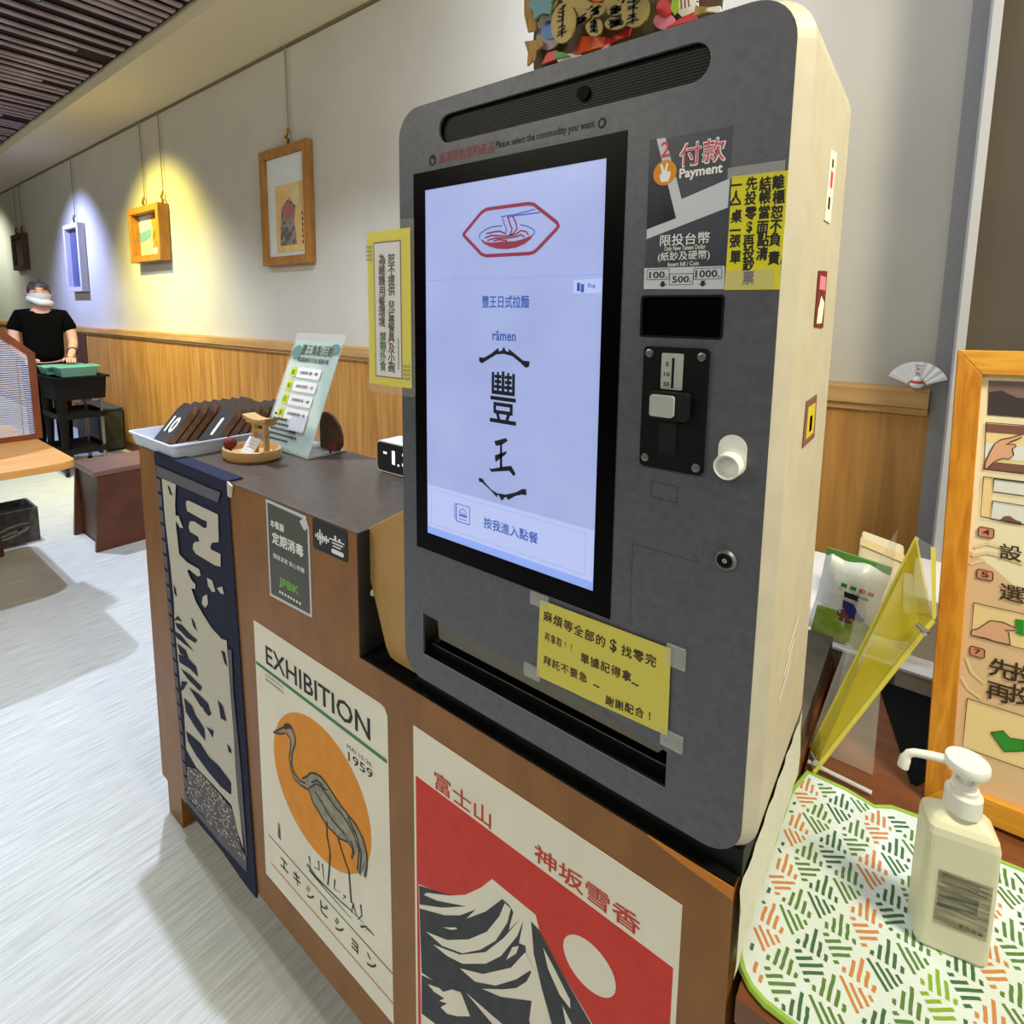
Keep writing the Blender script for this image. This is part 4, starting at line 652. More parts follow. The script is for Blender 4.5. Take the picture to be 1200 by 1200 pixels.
# grille
gr = obj('speaker_grille', MB().box((.072, .006, 1.65), (.43, .008, 1.695)), 'black', kk)
mb = MB()
for r in range(12):
    z = 1.6562+r*.0029
    x = .08+(.002 if r % 2 else 0)
    while x < .422:
        if (z-1.67275) ** 2 < .0165**2 and min(x+.0003-.0775, .425-x) > .0172-math.sqrt(max(0, .0172**2-(z-1.67275)**2)):
            mb.flat(rect(x, z, x+.0031, z+.0006), frame((0, .0055, 0), (1, 0, 0), (0, 0, 1)), 0)
        x += .004
obj('grille_mesh', mb, 'mesh_grey', gr, kind='stuff')
obj('camera_window', MB().prism(ellipse(.289, 1.6735, .0075, n=20), FRONT, -.005, -.002), 'black_shelf', gr)
# header line
decal('header_strip', [rect(.045, 1.6285, .325, 1.647)], 'kiosk_grey', kk, FRONT, .0012)
mb = MB(); txt(mb, '請選擇您要的商品', FRONT, .0015, (.0775, 1.6308, .1705, 1.6445), .004); obj('red_lettering', mb, 'hdr_red', kk)
mb = MB(); txt(mb, 'Please select the commodity you want', FRONT, .0015, (.1728, 1.6322, .3065, 1.6428), .016)
mb.prism(ellipse(.0663, 1.6375, .0066, .0072), FRONT, .0014, .0015, [ellipse(.0663, 1.6372, .0035, .0042)]); mb.prism(ellipse(.3155, 1.637, .005, .0056), FRONT, .0014, .0015, [rrect(.3125, 1.634, .3175, 1.640, .002)])
mb.flat([(.0655, 1.638), (.0695, 1.6385), (.069, 1.6425), (.066, 1.6425)], FRONT, .0015)
obj('black_lettering', mb, 'ink', kk)
# payment label
pyl = obj('payment_label', MB().prism(rect(.369, 1.465, .4485, 1.6097), FRONT, .001, .0013), 'pay_dark', kk)
decal('dark_photo', ART['pay_black'], 'pay_black', pyl, FRONT, .0015)
decal('white_band', ART['pay_white']+ART['pay_strip'], 'pay_white', pyl, FRONT, .0016)
c0 = ART['pay_circle'][0]
decal('orange_disc', [ellipse(c0[0], c0[1], .0118)], 'orange', pyl, FRONT, .0018)
hx, hy = c0
decal('hand_sign', [[(hx-.0035, hy-.0085), (hx+.004, hy-.0085), (hx+.006, hy-.003), (hx+.0055, hy+.001), (hx+.002, hy+.001), (hx+.0035, hy+.0085), (hx+.0012, hy+.009), (hx-.0005, hy+.002), (hx-.003, hy+.009), (hx-.0052, hy+.0083), (hx-.003, hy+.0005), (hx-.0055, hy-.002)]], 'white', pyl, FRONT, .002)
mb = MB(); b_ = ART['pay_fukuan']; txt(mb, '付款', FRONT, .002, (b_[0]-.0006, b_[1]-.0006, b_[2]+.0006, b_[3]+.0006), .03); txt(mb, 'Payment', FRONT, .002, ART['pay_payment'], .03)
txt(mb, '限投台幣', FRONT, .002, ART['pay_xian'], .008); txt(mb, 'Only New Taiwan Dollar', FRONT, .002, ART['pay_only']); txt(mb, '(紙鈔及硬幣)', FRONT, .002, ART['pay_zhi'], .004); txt(mb, 'Insert bill / Coin', FRONT, .002, ART['pay_insert'])
obj('white_lettering', mb, 'white', pyl)
mb = MB(); txt(mb, '付款', FRONT, .0022, ART['pay_fukuan'], .0); txt(mb, '2', FRONT, .0022, ART['pay_two']); obj('pink_lettering', mb, 'pink_text', pyl)
mb = MB()
for k_, s_ in (('100', '100.'), ('500', '500.'), ('1000', '1000.')):
    txt(mb, s_, FRONT, .0022, ART['pay_t'+k_], .014); x0, y0, x1, y1 = ART['pay_b'+k_]
    mb.prism(rect(x0, y0, x1, y1), FRONT, .002, .0021, [rect(x0+.0004, y0+.0004, x1-.0004, y1-.0004)])
for ax, az in ART['pay_arrows']: mb.flat([(ax, az-.003), (ax+.004, az), (ax+.0018, az), (ax+.0018, az+.0028), (ax-.0018, az+.0028), (ax-.0018, az), (ax-.004, az)], FRONT, .002)
obj('price_lettering', mb, 'ink', pyl)
# bill slot
obj('bill_slot', MB().box((.362, .003, 1.414), (.454, .005, 1.463)), 'black_gloss', kk)
obj('bill_slot_rim', MB().prism(rrect(.3665, 1.4175, .45, 1.4595, .0035), FRONT, .001, .0018, [rrect(.3685, 1.4195, .448, 1.4575, .003)]), 'black', kk)
# coin acceptor
ca = obj('coin_acceptor', MB().prism(rrect(.3735, 1.284, .4395, 1.4085, .005), FRONT, .001, .0055), 'black', kk, bevel=.001)
for sx, sz in ((.380, 1.4015), (.433, 1.4005), (.380, 1.2935), (.433, 1.2915)):
    obj('screw', MB().lathe([(.0042, 0), (.004, .0012), (.002, .0018), (.0005, .0014)], Matrix.Translation((sx, -.0055, sz)) @ Matrix.Rotation(pi/2, 4, 'X'), 14), 'steel', ca, True)
pt = obj('coin_plate', MB().prism(rrect(.3935, 1.3665, .4155, 1.4025, .0015), FRONT, .0055, .0065), 'silver_button', ca)
obj('coin_slot', MB().box((.4045, -.0070, 1.368), (.4068, -.0064, 1.398)), 'black', pt)
mb = MB()
for s_, z in (('5', 1.3915), ('10', 1.3815), ('50', 1.3715)): txt(mb, s_, front_at(-.0066), 0, (.3965 if len(s_) > 1 else .398, z-.0022, .4025 if len(s_) > 1 else .401, z+.0022), .03)
obj('coin_numbers', mb, 'ink', pt)
obj('button_housing', MB().prism(rrect(.3845, 1.337, .4245, 1.3645, .003), FRONT, .0055, .015), 'charcoal', ca, bevel=.002)
obj('reject_button', MB().prism(rrect(.388, 1.340, .4125, 1.3615, .003), FRONT, .015, .019), 'silver_button', ca, bevel=.0015)
obj('centre_ridge', MB().prism(rect(.394, 1.300, .412, 1.337), FRONT, .0055, .0065), 'charcoal', ca)
# coin return
cu_ = obj('coin_return', MB().prism(rrect(.4525, 1.2885, .4785, 1.3285, .0128, 8), FRONT, .001, .0025), 'plastic_white', kk, True)
X = Matrix.Translation((.4645, -.002, 1.300)) @ Matrix.Rotation(pi/2, 4, 'X')
obj('return_cup', MB().lathe([(.0125, 0), (.0125, .012), (.0115, .014), (.0100, .013), (.0088, .004), (.0005, .003)], X, 28, False), 'plastic_white', cu_, True)
# key lock, faint outlines
X = Matrix.Translation((.4655, -.001, 1.2055)) @ Matrix.Rotation(pi/2, 4, 'X')
kl = obj('key_lock', MB().lathe([(.0108, 0), (.0108, .003), (.009, .005), (.0075, .005), (.007, .003)], X, 24, False), 'steel', kk, True)
obj('key_barrel', MB().lathe([(.007, .0), (.0068, .0045), (.005, .005), (.0045, .0035), (.0005, .0035)], X, 24, False), 'black', kl, True)
obj('key_pin', MB().lathe([(.0025, .0034), (.0024, .0052), (.0005, .0052)], X, 16, False), 'chrome', kl, True)
mb = MB(); mb.prism(rect(.386, 1.2505, .4145, 1.268), FRONT, .0009, .0012, [rect(.3868, 1.2513, .4137, 1.2672)])
obj('blank_plate', mb, 'mesh_grey', kk)
mb = MB().stroke([(.369, 1.10), (.368, 1.195), (.443, 1.1945), (.443, 1.21)], FRONT, .0012, .0008); obj('hatch_outline', mb, 'mesh_grey', kk)
# receipt recess
rc = obj('tray_recess', MB().box((.034, .06, .925), (.424, .062, 1.003)), 'inner_dark', kk)
obj('tray_flap', MB().prism([(.056, .955), (.40, .952), (.417, .972), (.25, .992), (.05, .998)], front_at(.018), -.001, .001), 'slab_under', kk)
obj('tray_floor', MB().box((.038, -.0005, .925), (.42, .06, .934)), 'black', kk)
obj('tray_lip', MB().box((.038, .012, .934), (.42, .016, .946)), 'black', kk)
mb = MB().stroke([(.040, .998), (.040, .934), (.417, .931)], FRONT, .0013, .0009); obj('tray_rim', mb, 'steel', kk)
mb = MB().box((.045, .0115, .9455), (.418, .012, .9462)); obj('tray_line', mb, 'steel', kk)
# vents on the right side
for yv, zv in ((.148, 1.095), (.135, 1.075), (.12, 1.055)):
    obj('vent', MB().stroke([(yv-.05, zv-.02), (yv, zv)], SIDE, .0004, .006), 'white_paint', kk)

# stickers on the kiosk side
def sticker(lab, pts, parts):
    t = thing('sticker', lab, 'sticker', (.509, pts[0][0], pts[0][1]))
    obj('sticker_sheet', MB().prism(pts, SIDE, .0002, .0012), parts[0], t)
    for n_, pl_, m_ in parts[1:]: decal(n_, pl_, m_, t, SIDE, .0014)
sticker('upper white paper charm sticker with red mark on kiosk side', [(.111, 1.537), (.146, 1.538), (.153, 1.611), (.116, 1.606)],
        ('paper', ('red_mark', [[(.125, 1.572), (.138, 1.572), (.138, 1.588), (.125, 1.588)]], 'pink_text'), ('ink_marks', [rect(.127, 1.592, .136, 1.600), rect(.122, 1.55, .133, 1.562)], 'ink')))
sticker('middle dark pink figure sticker on kiosk side', [(.101, 1.43), (.154, 1.428), (.152, 1.489), (.101, 1.486)],
        ('dark_red', ('pale_figure', [[(.11, 1.433), (.14, 1.433), (.148, 1.455), (.125, 1.462), (.112, 1.447)]], 'paper'), ('pink_patch', [rect(.11, 1.468, .146, 1.482)], 'orn_pink')))
sticker('lower brown and gold picture sticker on kiosk side', [(.087, 1.306), (.155, 1.306), (.150, 1.355), (.091, 1.354)],
        ('board_brown', ('gold_patch', [rect(.1, 1.313, .143, 1.347)], 'orn_yellow'), ('brown_figure', [rect(.115, 1.318, .13, 1.335)], 'orange')))

# ============================================================ NOTES ON THE KIOSK
nt_ = thing('paper_note', 'bright yellow handwritten note taped beside the payment label', 'note', (.474, -.001, 1.51))
sheet('paper', ART['note_out'], 'note_yellow', nt_, FRONT, .0016, .002)
mb = MB()
for ch, u, v, s_ in ART['note_chars']: chars(mb, ch, FRONT, .0022, u, v, .0125, .03, .82, .06)
obj('handwriting', mb, 'ink', nt_)
obj('tape', MB().prism(rect(.4465, 1.5635, .494, 1.573), FRONT, .0014, .0024), 'tape', nt_)
obj('tape', MB().prism(rect(.450, 1.4645, .492, 1.481), FRONT, .0014, .0026), 'tape', nt_)
nb = thing('paper_note', 'pale yellow handwritten note taped over the receipt tray', 'note', (.334, -.001, 1.04))
sheet('paper', ART['bnote_out'], 'note_pale', nb, FRONT, .0034, .0038)
mb = MB()
for s_, x0, y0, x1, y1 in ART['bnote_lines']:
    k_ = len(s_); sp_ = math.hypot(x1-x0, y1-y0)/max(1, k_-1) if k_ > 1 else 1; sz = .0155 if k_ < 2 else max(.0125, min(.0155, math.hypot(x1-x0, y1-y0)/(k_-1)*1.0))
    for i_, ch in enumerate(s_):
        f_ = i_/(k_-1) if k_ > 1 else 0
        chars(mb, ch, FRONT, .004, x0+(x1-x0)*f_, y0+(y1-y0)*f_, sz if ch not in '$' else .019, .022 if sp_ > .012 else .01, min(.92, sp_/sz*.92), .08)
obj('handwriting', mb, 'brown_ink', nb)
for b_ in (rect(.236, 1.082, .262, 1.098), rect(.228, .983, .252, 1.0), rect(.412, 1.075, .432, 1.098), rect(.41, .982, .434, 1.0)):
    obj('tape', MB().prism(b_, FRONT, .0012, .0042), 'tape', nb)

# yellow vertical sign in plastic sleeve at the kiosk's left edge
F6 = front_at(-.004)
ys = thing('vertical_sign', 'yellow bordered vertical sign in clear sleeve on kiosk left edge', 'sign', (-.02, -.004, 1.44))
x0, y0, x1, y1 = ART['ysign']
sheet('card', rect(x0, y0, x1, y1), 'sign_yellow', ys, F6, -.001, 0)
a0, b0, a1, b1 = ART['ysign_in']
obj('brown_border', MB().flat(rect(a0-.001, b0-.001, a1+.001, b1+.001), F6, .0003), 'board_brown', ys)
obj('white_panel', MB().flat(rect(a0+.001, b0+.001, a1-.001, b1-.001), F6, .0005), 'paper_white', ys)
mb = MB()
for ch, u, v in ART['ysign_c1']+ART['ysign_c2']: chars(mb, ch, F6, .0008, u, v, .0160, .03, .95)
obj('brown_lettering', mb, 'sign_brown', ys)
mb = MB()
for ch, u, v in ART['ysign_c3']: chars(mb, ch, F6, .0008, u, v, .0160, .03, .95)
for zx, zz in ART['ysign_z']:
    for q in range(4): mb.stroke([(zx-.007+k_*.0035, zz+.008-q*.006+(.0034 if k_ % 2 else 0)) for k_ in range(5)], F6, .0008, .0016)
obj('green_lettering', mb, 'green_text', ys)
mb = MB(); (u0, v0), (u1, v1) = ART['ysign_c4']
for q in range(14): mb.flat(rect(u0-.0014, v1+(v0-v1)*q/14, u0+.0014, v1+(v0-v1)*(q+.65)/14), F6, .0007)
obj('fine_print', mb, 'brown_ink', ys)
obj('sleeve', MB().prism(rrect(x0-.003, y0-.012, x1+.01, y1+.012, .006), F6, .0012, .0018), 'film', ys)

# plywood board in the niche
pw = thing('plywood_board', 'tan rounded plywood board wedged beside the kiosk', 'board', (-.06, .03, DZ+.003))
obj('board_panel', MB().prism([(-.052, .869), (-.036, .869), (-.004, .869), (-.004, 1.14), (-.02, 1.137), (-.105, 1.088), (-.122, 1.078), (-.131, 1.062), (-.133, 1.045), (-.076, .885), (-.066, .872)], front_at(.03), -.006, .006), 'plywood', pw, bevel=.0015)
for hx_, hz_ in ((-.1, 1.022), (-.07, .938)):
    obj('screw_hole', MB().lathe([(.0045, 0), (.0035, -.0004), (.0005, -.0008)], Matrix.Translation((hx_, .0238, hz_)) @ Matrix.Rotation(pi/2, 4, 'X'), 12, False), 'brass', pw)
obj('bumper', MB().ball((-.116, .03, .967), .008, 10, 8), 'bottle_white', pw, True)

# ============================================================ POSTERS
F1 = FRONT
ps = thing('poster', 'red white and black mountain poster with round pale moon', 'poster', (.23, 0, .5))
sheet('paper', rect(.0165, .21, .4425, .8045), 'paper', ps, F1, .0004, .0012)
sheet('red_field', rect(.0215, .215, .4365, .7215), 'red', ps, F1, .0012, .0014)
decal('snowy_mountain', ART['fuji_white'], 'paper', ps, F1, .0016)
decal('mountain_foot', [[(.0215, .2155), (.4365, .2155), (.4365, .41), (0.3473, 0.5516), (0.0297, 0.2537), (.0215, .253)]], 'paper', ps, F1, .0015)
decal('dark_slopes', [[(0.0829, 0.3036), (0.1575, 0.3735), (0.15, 0.2155), (0.06, 0.2155)], [(0.2145, 0.427), (0.2503, 0.4606), (0.29, 0.2155), (0.24, 0.2155)], [(0.2862, 0.4942), (0.3473, 0.5516), (0.4365, 0.2155), (0.34, 0.2155)]], 'slate', ps, F1, .0017)
decal('dark_slopes', ART['fuji_dark'], 'slate', ps, F1, .0018)
decal('snow_streaks', ART['fuji_snow'], 'paper', ps, F1, .002)
mt_, mb_, ml_, mr_ = ART['fuji_moon']
decal('moon', [ellipse((ml_[0]+mr_[0])/2, (mt_[1]+mb_[1])/2, (mr_[0]-ml_[0])/2+.002, (mt_[1]-mb_[1])/2+.003)], 'paper', ps, F1, .0018)
mb = MB(); txt(mb, '富士山', F1, .0016, ART['fuji_t1'], .014); obj('lettering', mb, 'red_text', ps); mb = MB(); txt(mb, '神坂雪香', F1, .0016, ART['fuji_t2'], .018); obj('lettering', mb, 'red_text', ps)
pe = thing('poster', 'cream exhibition poster with crane before orange sun', 'poster', (-.255, 0, .5))
sheet('paper', [(-.467, .205), (-.042, .205), (-.045, .79), (-.052, .8), (-.062, .8035), (-.468, .8005)], 'paper', pe, F1, .0004, .0012)
T_, B_, L_, R_ = ART['ex_sun']
decal('orange_sun', [ellipse((L_[0]+R_[0])/2, (T_[1]+B_[1])/2, (R_[0]-L_[0])/2, (T_[1]-B_[1])/2, 48)], 'orange', pe, F1, .0014)
mb = MB(); txt(mb, 'EXHIBITION', F1, .0016, ART['ex_title'], .014); txt(mb, 'MAI 10-26,', F1, .0016, (-.155, .674, -.085, .6835), .0); txt(mb, '1959', F1, .0016, (-.1525, .652, -.085, .670), .006)
obj('lettering', mb, 'ink', pe)
mb = MB(); txt(mb, 'JAPANESE PRINTS', F1, .0016, (-.43, .693, -.36, .6985), 0); txt(mb, 'SAN FRANCISCO', F1, .0016, (-.43, .683, -.36, .689), 0); obj('fine_print', mb, 'olive_line', pe)
(g0, g1) = ART['ex_green']; strokes('green_line', [[(g0[0]-.004, .7075), (-.047, .7075)]], 'green_line', pe, F1, .0015, .0075)
decal('crane_body', ART['crane_body']+ART['crane_neckfill']+ART['crane_head'][1:], 'crane_grey', pe, F1, .0018)
decal('crane_crown', ART['crane_head'][:1], 'ink', pe, F1, .002)
strokes('crane_outline', ART['crane_lines'], 'ink', pe, F1, .0021, .0035, False)
strokes('crane_leg', ART['crane_legs'][:1], 'ink', pe, F1, .002, .0045); strokes('crane_leg', ART['crane_legs'][1:], 'ink', pe, F1, .002, .0045)
strokes('reeds', ART['crane_ground'], 'ink', pe, F1, .002, .004, True)
l0, l1 = ART['ex_line']; strokes('olive_line', [[l0, (-.042, l1[1])]], 'olive_line', pe, F1, .0015, .0028)
l0, l1 = ART['ex_oline']; strokes('orange_line', [[l0, l1, (-.042, l1[1])]], 'orange_line', pe, F1, .0015, .0035)
mb = MB(); x0, y0, x1, y1 = ART['ex_kata']
for i_, ch in enumerate('エキシビション'): 
    chars(mb, ch, F1, .0018, x0+.012+(x1-x0-.024)*i_/6, (y0+y1)/2+.003, .034 if ch not in 'ョ' else .034, .012, 1.0)
obj('katakana_lettering', mb, 'ink', pe)
mb = MB(); x0, y0, x1, y1 = ART['ex_name']
for ch, f_ in (('花', .85), ('鳥', .5), ('画', .15)): chars(mb, ch, F1, .0018, (x0+x1)/2-.006, y0+(y1-y0)*f_, .014, .01)
obj('small_lettering', mb, 'brown_ink', pe)

# small cards under the counter edge
fl = thing('notice_card', 'grey notice with white border and curled corner on counter front', 'sign', (-.325, 0, .97))
sheet('card', [(-.3975, .878), (-.252, .884), (-.252, 1.055), (-.259, 1.058), (-.262, 1.0735), (-.3975, 1.0758)], 'pay_white', fl, F1, .0004, .001)
obj('grey_panel', MB().flat([(-.392, .884), (-.257, .889), (-.257, 1.05), (-.268, 1.068), (-.392, 1.071)], F1, .0013), 'grey_card', fl)
obj('curled_corner', MB().prism([(-.277, 1.0615), (-.262, 1.0735), (-.252, 1.055), (-.262, 1.048)], F1, .001, .004), 'pay_white', fl)
mb = MB(); txt(mb, '本餐廳', F1, .0016, (-.383, 1.025, -.335, 1.04), .02); txt(mb, '定期消毒', F1, .0016, (-.378, .993, -.272, 1.016), .03); txt(mb, '環境清潔 安心用餐', F1, .0016, (-.378, .963, -.27, .973), .01)
for q in range(8): mb.flat(ellipse(-.358+q*.0098, .899, .0032, n=8), F1, .0016)
obj('white_lettering', mb, 'white', fl)
mb = MB(); txt(mb, 'JFBK', F1, .0016, (-.36, .909, -.29, .93), .03); obj('green_lettering', mb, 'lime_text', fl)
bs = thing('notice_card', 'small black sticker with white sound wave mark on counter corner', 'sign', (-.19, 0, 1.05))
sheet('card', rrect(-.2405, 1.0215, -.14, 1.0775, .006), 'olive_card', bs, F1, .0004, .0011)
mb = MB()
for q, hh in enumerate((.006, .014, .028, .018, .010, .014, .006)): mb.flat(rect(-.232+q*.0062, 1.049-hh/2-.002, -.2282+q*.0062, 1.049+hh/2-.002), F1, .0014)
mb.flat(rect(-.226, 1.046, -.192, 1.0485), F1, .0015)
mb.flat(rrect(-.185, 1.028, -.15, 1.036, .0039), F1, .0014); mb.flat(rrect(-.181, 1.040, -.158, 1.0425, .001), F1, .0014); mb.flat(rect(-.19, 1.051, -.148, 1.0535), F1, .0014); mb.flat(rect(-.183, 1.0455, -.152, 1.048), F1, .0014); mb.flat(rect(-.176, 1.053, -.17, 1.061), F1, .0014); mb.flat(rect(-.164, 1.052, -.158, 1.058), F1, .0014)
obj('white_mark', mb, 'white', bs)

# ============================================================ TAPESTRY
tp = thing('hanging_cloth', 'navy and white printed cloth hanging down the counter front', 'cloth', (-.72, 0, .6))
base = [(-.925, CT+.002), (-.548, CT+.002), (-.536, 1.03), (-.528, .8), (-.52, .5), (-.515, .25), (-.51, .118), (-.6, .128), (-.75, .135), (-.873, .16), (-.885, .4), (-.905, .8), (-.925, 1.04)]
# wavy cloth slab
mb = MB(); N1, N2 = 14, 26; vs = []
def clothpt(f, g):
    xl = -.925+.052*(1-g) if True else 0
    xr = -.548+.038*(1-g)
    x_ = xl+(xr-xl)*f; z_ = .125+(CT-.002-.125)*g-.012*(1-g)*f
    return x_, z_, .004+.0015*sin(f*9+g*2)*(1-g*.5)
for lay in (0, 1):
    for i in range(N1+1):
        for j in range(N2+1):
            x_, z_, h_ = clothpt(i/N1, j/N2); vs.append((x_, -(h_ if lay else .0006), z_))
W_ = (N2+1); K_ = (N1+1)*W_
for i in range(N1):
    for j in range(N2):
        a = i*W_+j; mb.f.append((K_+a, K_+a+W_, K_+a+W_+1, K_+a+1)); mb.f.append((a, a+1, a+W_+1, a+W_))
for j in range(N2): a = j; mb.f.append((a, K_+a, K_+a+1, a+1)); a = N1*W_+j; mb.f.append((a, a+1, K_+a+1, K_+a))
for i in range(N1): a = i*W_; mb.f.append((a, a+W_, K_+a+W_, K_+a)); a = i*W_+N2; mb.f.append((a, K_+a, K_+a+W_, a+W_))
mb.v = vs
obj('cloth', mb, 'navy', tp)
obj('folded_top', MB().box((-.925, -.006, CT+.001), (-.546, .03, CT+.004)), 'navy', tp, bevel=.001)
obj('top_hem', MB().box((-.925, -.0062, CT-.0205), (-.546, -.001, CT+.0015)), 'navy', tp, bevel=.001)
obj('hem_corner', MB().prism([(-.548, CT+.003), (-.528, CT-.004), (-.534, CT-.03), (-.545, CT-.03)], F1, .001, .005), 'tap_white', tp)
decal('white_print', ART['tap_white'], 'tap_white', tp, F1, .0066)
decal('navy_print', ART['tap_navy'], 'navy', tp, F1, .0074)
decal('grey_print', ART['tap_grey'], 'tap_grey', tp, F1, .007)
decal('speckled_print', ART['tap_speck'], 'tap_grey', tp, F1, .0068)
mb = MB(); pg = ART['tap_speck'][0]
def inpoly(x, y, P):
    c = False; j = len(P)-1
    for i in range(len(P)):
        if (P[i][1] > y) != (P[j][1] > y) and x < (P[j][0]-P[i][0])*(y-P[i][1])/(P[j][1]-P[i][1])+P[i][0]: c = not c
        j = i
    return c
for q in range(900):
    x_, y_ = random.uniform(-.88, -.52), random.uniform(.12, .4)
    if inpoly(x_, y_, pg): mb.flat(ellipse(x_, y_, .0035, .0025, 6), F1, .0076)
obj('white_speckles', mb, 'tap_white', tp, kind='stuff')
for q in range(22):
    f_ = q/22; z_ = 1.018-q*.040; xl = -.916+.047*f_
    obj('grey_block', MB().prism(rect(xl, z_-.031, xl+.022, z_), F1, .0058, .0068), 'tap_grey', tp)

# ============================================================ ON THE COUNTER TOP
# tray with number paddles
ty = thing('plastic_tray', 'white plastic tray holding wooden number paddles', 'tray', (-.955, .155, CT))
mb = MB()
def ringbox(mb, x0, y0, x1, y1, z0, z1, t, flare=.008):
    o0 = rrect(x0, y0, x1, y1, .012, 4); o1 = rrect(x0-flare, y0-flare, x1+flare, y1+flare, .016, 4)
    i1 = rrect(x0-flare+t, y0-flare+t, x1+flare-t, y1+flare-t, .014, 4); i0 = rrect(x0+t, y0+t, x1-t, y1-t, .010, 4); n = len(o0)
    vs = [(x, y, z0) for x, y in o0]+[(x, y, z1) for x, y in o1]+[(x, y, z1) for x, y in i1]+[(x, y, z0+t) for x, y in i0]
    fs = [tuple(reversed(range(n))), tuple(3*n+i for i in range(n))]
    for a in range(3):
        for i in range(n): j = (i+1) % n; fs.append((a*n+i, a*n+j, (a+1)*n+j, (a+1)*n+i))
    return mb.add(vs, fs)
ringbox(mb, -1.083, .004, -.823, .300, CT+.0005, CT+.034, .003)
obj('tray_body', mb, 'plastic_tray', ty)
rimo = rrect(-1.095, -.008, -.811, .312, .018, 4); rimi = rrect(-1.0885, -.0015, -.8175, .3055, .015, 4)
obj('tray_rim', MB().prism(rimo, TOP(CT+.034), -.003, .001, [rimi]), 'plastic_tray', ty)
def paddle(x, y, num, lab, first=None):
    m_ = Matrix.Translation((x, y, CT+.0045)) @ Matrix.Rotation(radians(-40), 4, 'X')
    if first is None:
        t = thing('number_paddle', lab, 'number tag', mtx=m_, group='wooden number paddles in the tray')
        sh = [(0, 0), (.088, 0), (.088, .103), (.074, .125), (.014, .125), (0, .103)]
        F = frame((0, 0, 0), (1, 0, 0), (0, 0, 1))
        obj('paddle_body', MB().prism(sh, F, -.015, 0), 'paddle_wood', t, local=True)
        obj('paddle_face', MB().prism([(.001, .001), (.087, .001), (.087, .1025), (.0735, .124), (.0145, .124), (.001, .1025)], F, 0, .0012), 'paddle_face', t, local=True)
    else:
        t = first.copy(); COL.objects.link(t); t.matrix_world = m_; t['label'] = lab; ROOTM[t.name] = m_
        for ch in first.children:
            if ch.name.startswith('number_mark'): continue
            c = ch.copy(); COL.objects.link(c); c.parent = t
    if num:
        F = frame((0, 0, 0), (1, 0, 0), (0, 0, 1)); mb = MB(); wv = .014 if num == '1' else .05
        txt(mb, num, F, .0016, (.044-wv/2, .032, .044+wv/2, .082), .03)
        if num == '1': mb = MB().prism(rrect(.0375, .030, .0505, .085, .006), F, .001, .0018)
        obj('number_mark', mb, 'white', t, local=True)
    return t
pA = paddle(-1.062, .042, '10', 'wooden paddle marked 10 leading the far row in the tray')
ORD = ['first', 'second', 'third', 'fourth', 'fifth', 'sixth', 'seventh']
for i_ in range(1, 7): paddle(-1.062+random.uniform(-.002, .002), .042+i_*.0265, None, ORD[i_-1]+' wooden paddle behind number 10 in the far row', pA)
pB = paddle(-.945, .105, '1', 'wooden paddle marked 1 leading the near row in the tray', pA)
for i_ in range(1, 6): paddle(-.945+random.uniform(-.002, .002), .105+i_*.0265, None, ORD[i_-1]+' wooden paddle behind number 1 in the near row', pA)

# dish with torii
ds = thing('wooden_dish', 'oval pale wooden dish in front of the teal sign', 'dish', (-.70, .13, CT), rotz=radians(8))
prof_o = ellipse(0, 0, .078, .058, 36); 
mb = MB(); n = 36
rings = [(.90, 0), (1.0, .006), (1.02, .016), (1.0, .026), (.93, .028), (.88, .022), (.84, .012)]
vs = [(x*r_, y*r_, z_) for r_, z_ in rings for x, y in prof_o]
fs = [tuple(reversed(range(n))), tuple((len(rings)-1)*n+i for i in range(n))]
for a in range(len(rings)-1):
    for i in range(n): j = (i+1) % n; fs.append((a*n+i, a*n+j, (a+1)*n+j, (a+1)*n+i))
mb.add(vs, fs); obj('dish_body', mb, 'light_wood', ds, True, local=True)
tr = thing('miniature_gate', 'tiny wooden shrine gate standing in the oval dish', 'ornament', (-.665, .135, CT+.0125))
Z0 = CT+.0125
for gx in (-.690, -.640): obj('gate_post', MB().box((gx-.005, .13, Z0), (gx+.005, .14, Z0+.075)), 'light_wood', tr)
obj('lower_beam', MB().box((-.7, .131, Z0+.054), (-.63, .139, Z0+.062)), 'light_wood', tr)
obj('upper_beam', MB().prism([(-.712, Z0+.086), (-.712, Z0+.076), (-.618, Z0+.076), (-.618, Z0+.086), (-.64, Z0+.082), (-.665, Z0+.0805), (-.69, Z0+.082)], front_at(.135), -.011, .011), 'light_wood', tr)
obj('top_beam', MB().prism([(-.72, Z0+.096), (-.716, Z0+.086), (-.69, Z0+.082), (-.665, Z0+.0805), (-.64, Z0+.082), (-.614, Z0+.086), (-.61, Z0+.096), (-.64, Z0+.09), (-.665, Z0+.0885), (-.69, Z0+.09)], front_at(.135), -.016, .016), 'light_wood', tr)
bl = thing('wooden_ball', 'dark round bead resting on the rim of the dish', 'ball', (-.752, .095, CT+.03))
obj('bead', MB().ball((-.742, .098, CT+.036), .0155, 20, 14), 'dark_red', bl, True)
obj('bead_peg', MB().tube([(-.742, .098, CT+.013), (-.742, .098, CT+.024)], .003), 'dark_wood', bl)
cdm = Matrix.Translation((-.705, .10, CT+.0135)) @ Matrix.Rotation(radians(-35), 4, 'X') @ Matrix.Rotation(radians(8), 4, 'Z')
cd = thing('paper_card', 'small white printed card leaning inside the dish', 'card', mtx=cdm)
obj('card_sheet', MB().box((0, 0, 0), (.045, .0008, .05)), 'white', cd, local=True)
mb = MB()
for q in range(5): mb.box((.005, -.0006, .008+q*.008), (.04, 0, .0092+q*.008))
obj('printed_lines', mb, 'pay_white', cd, local=True)

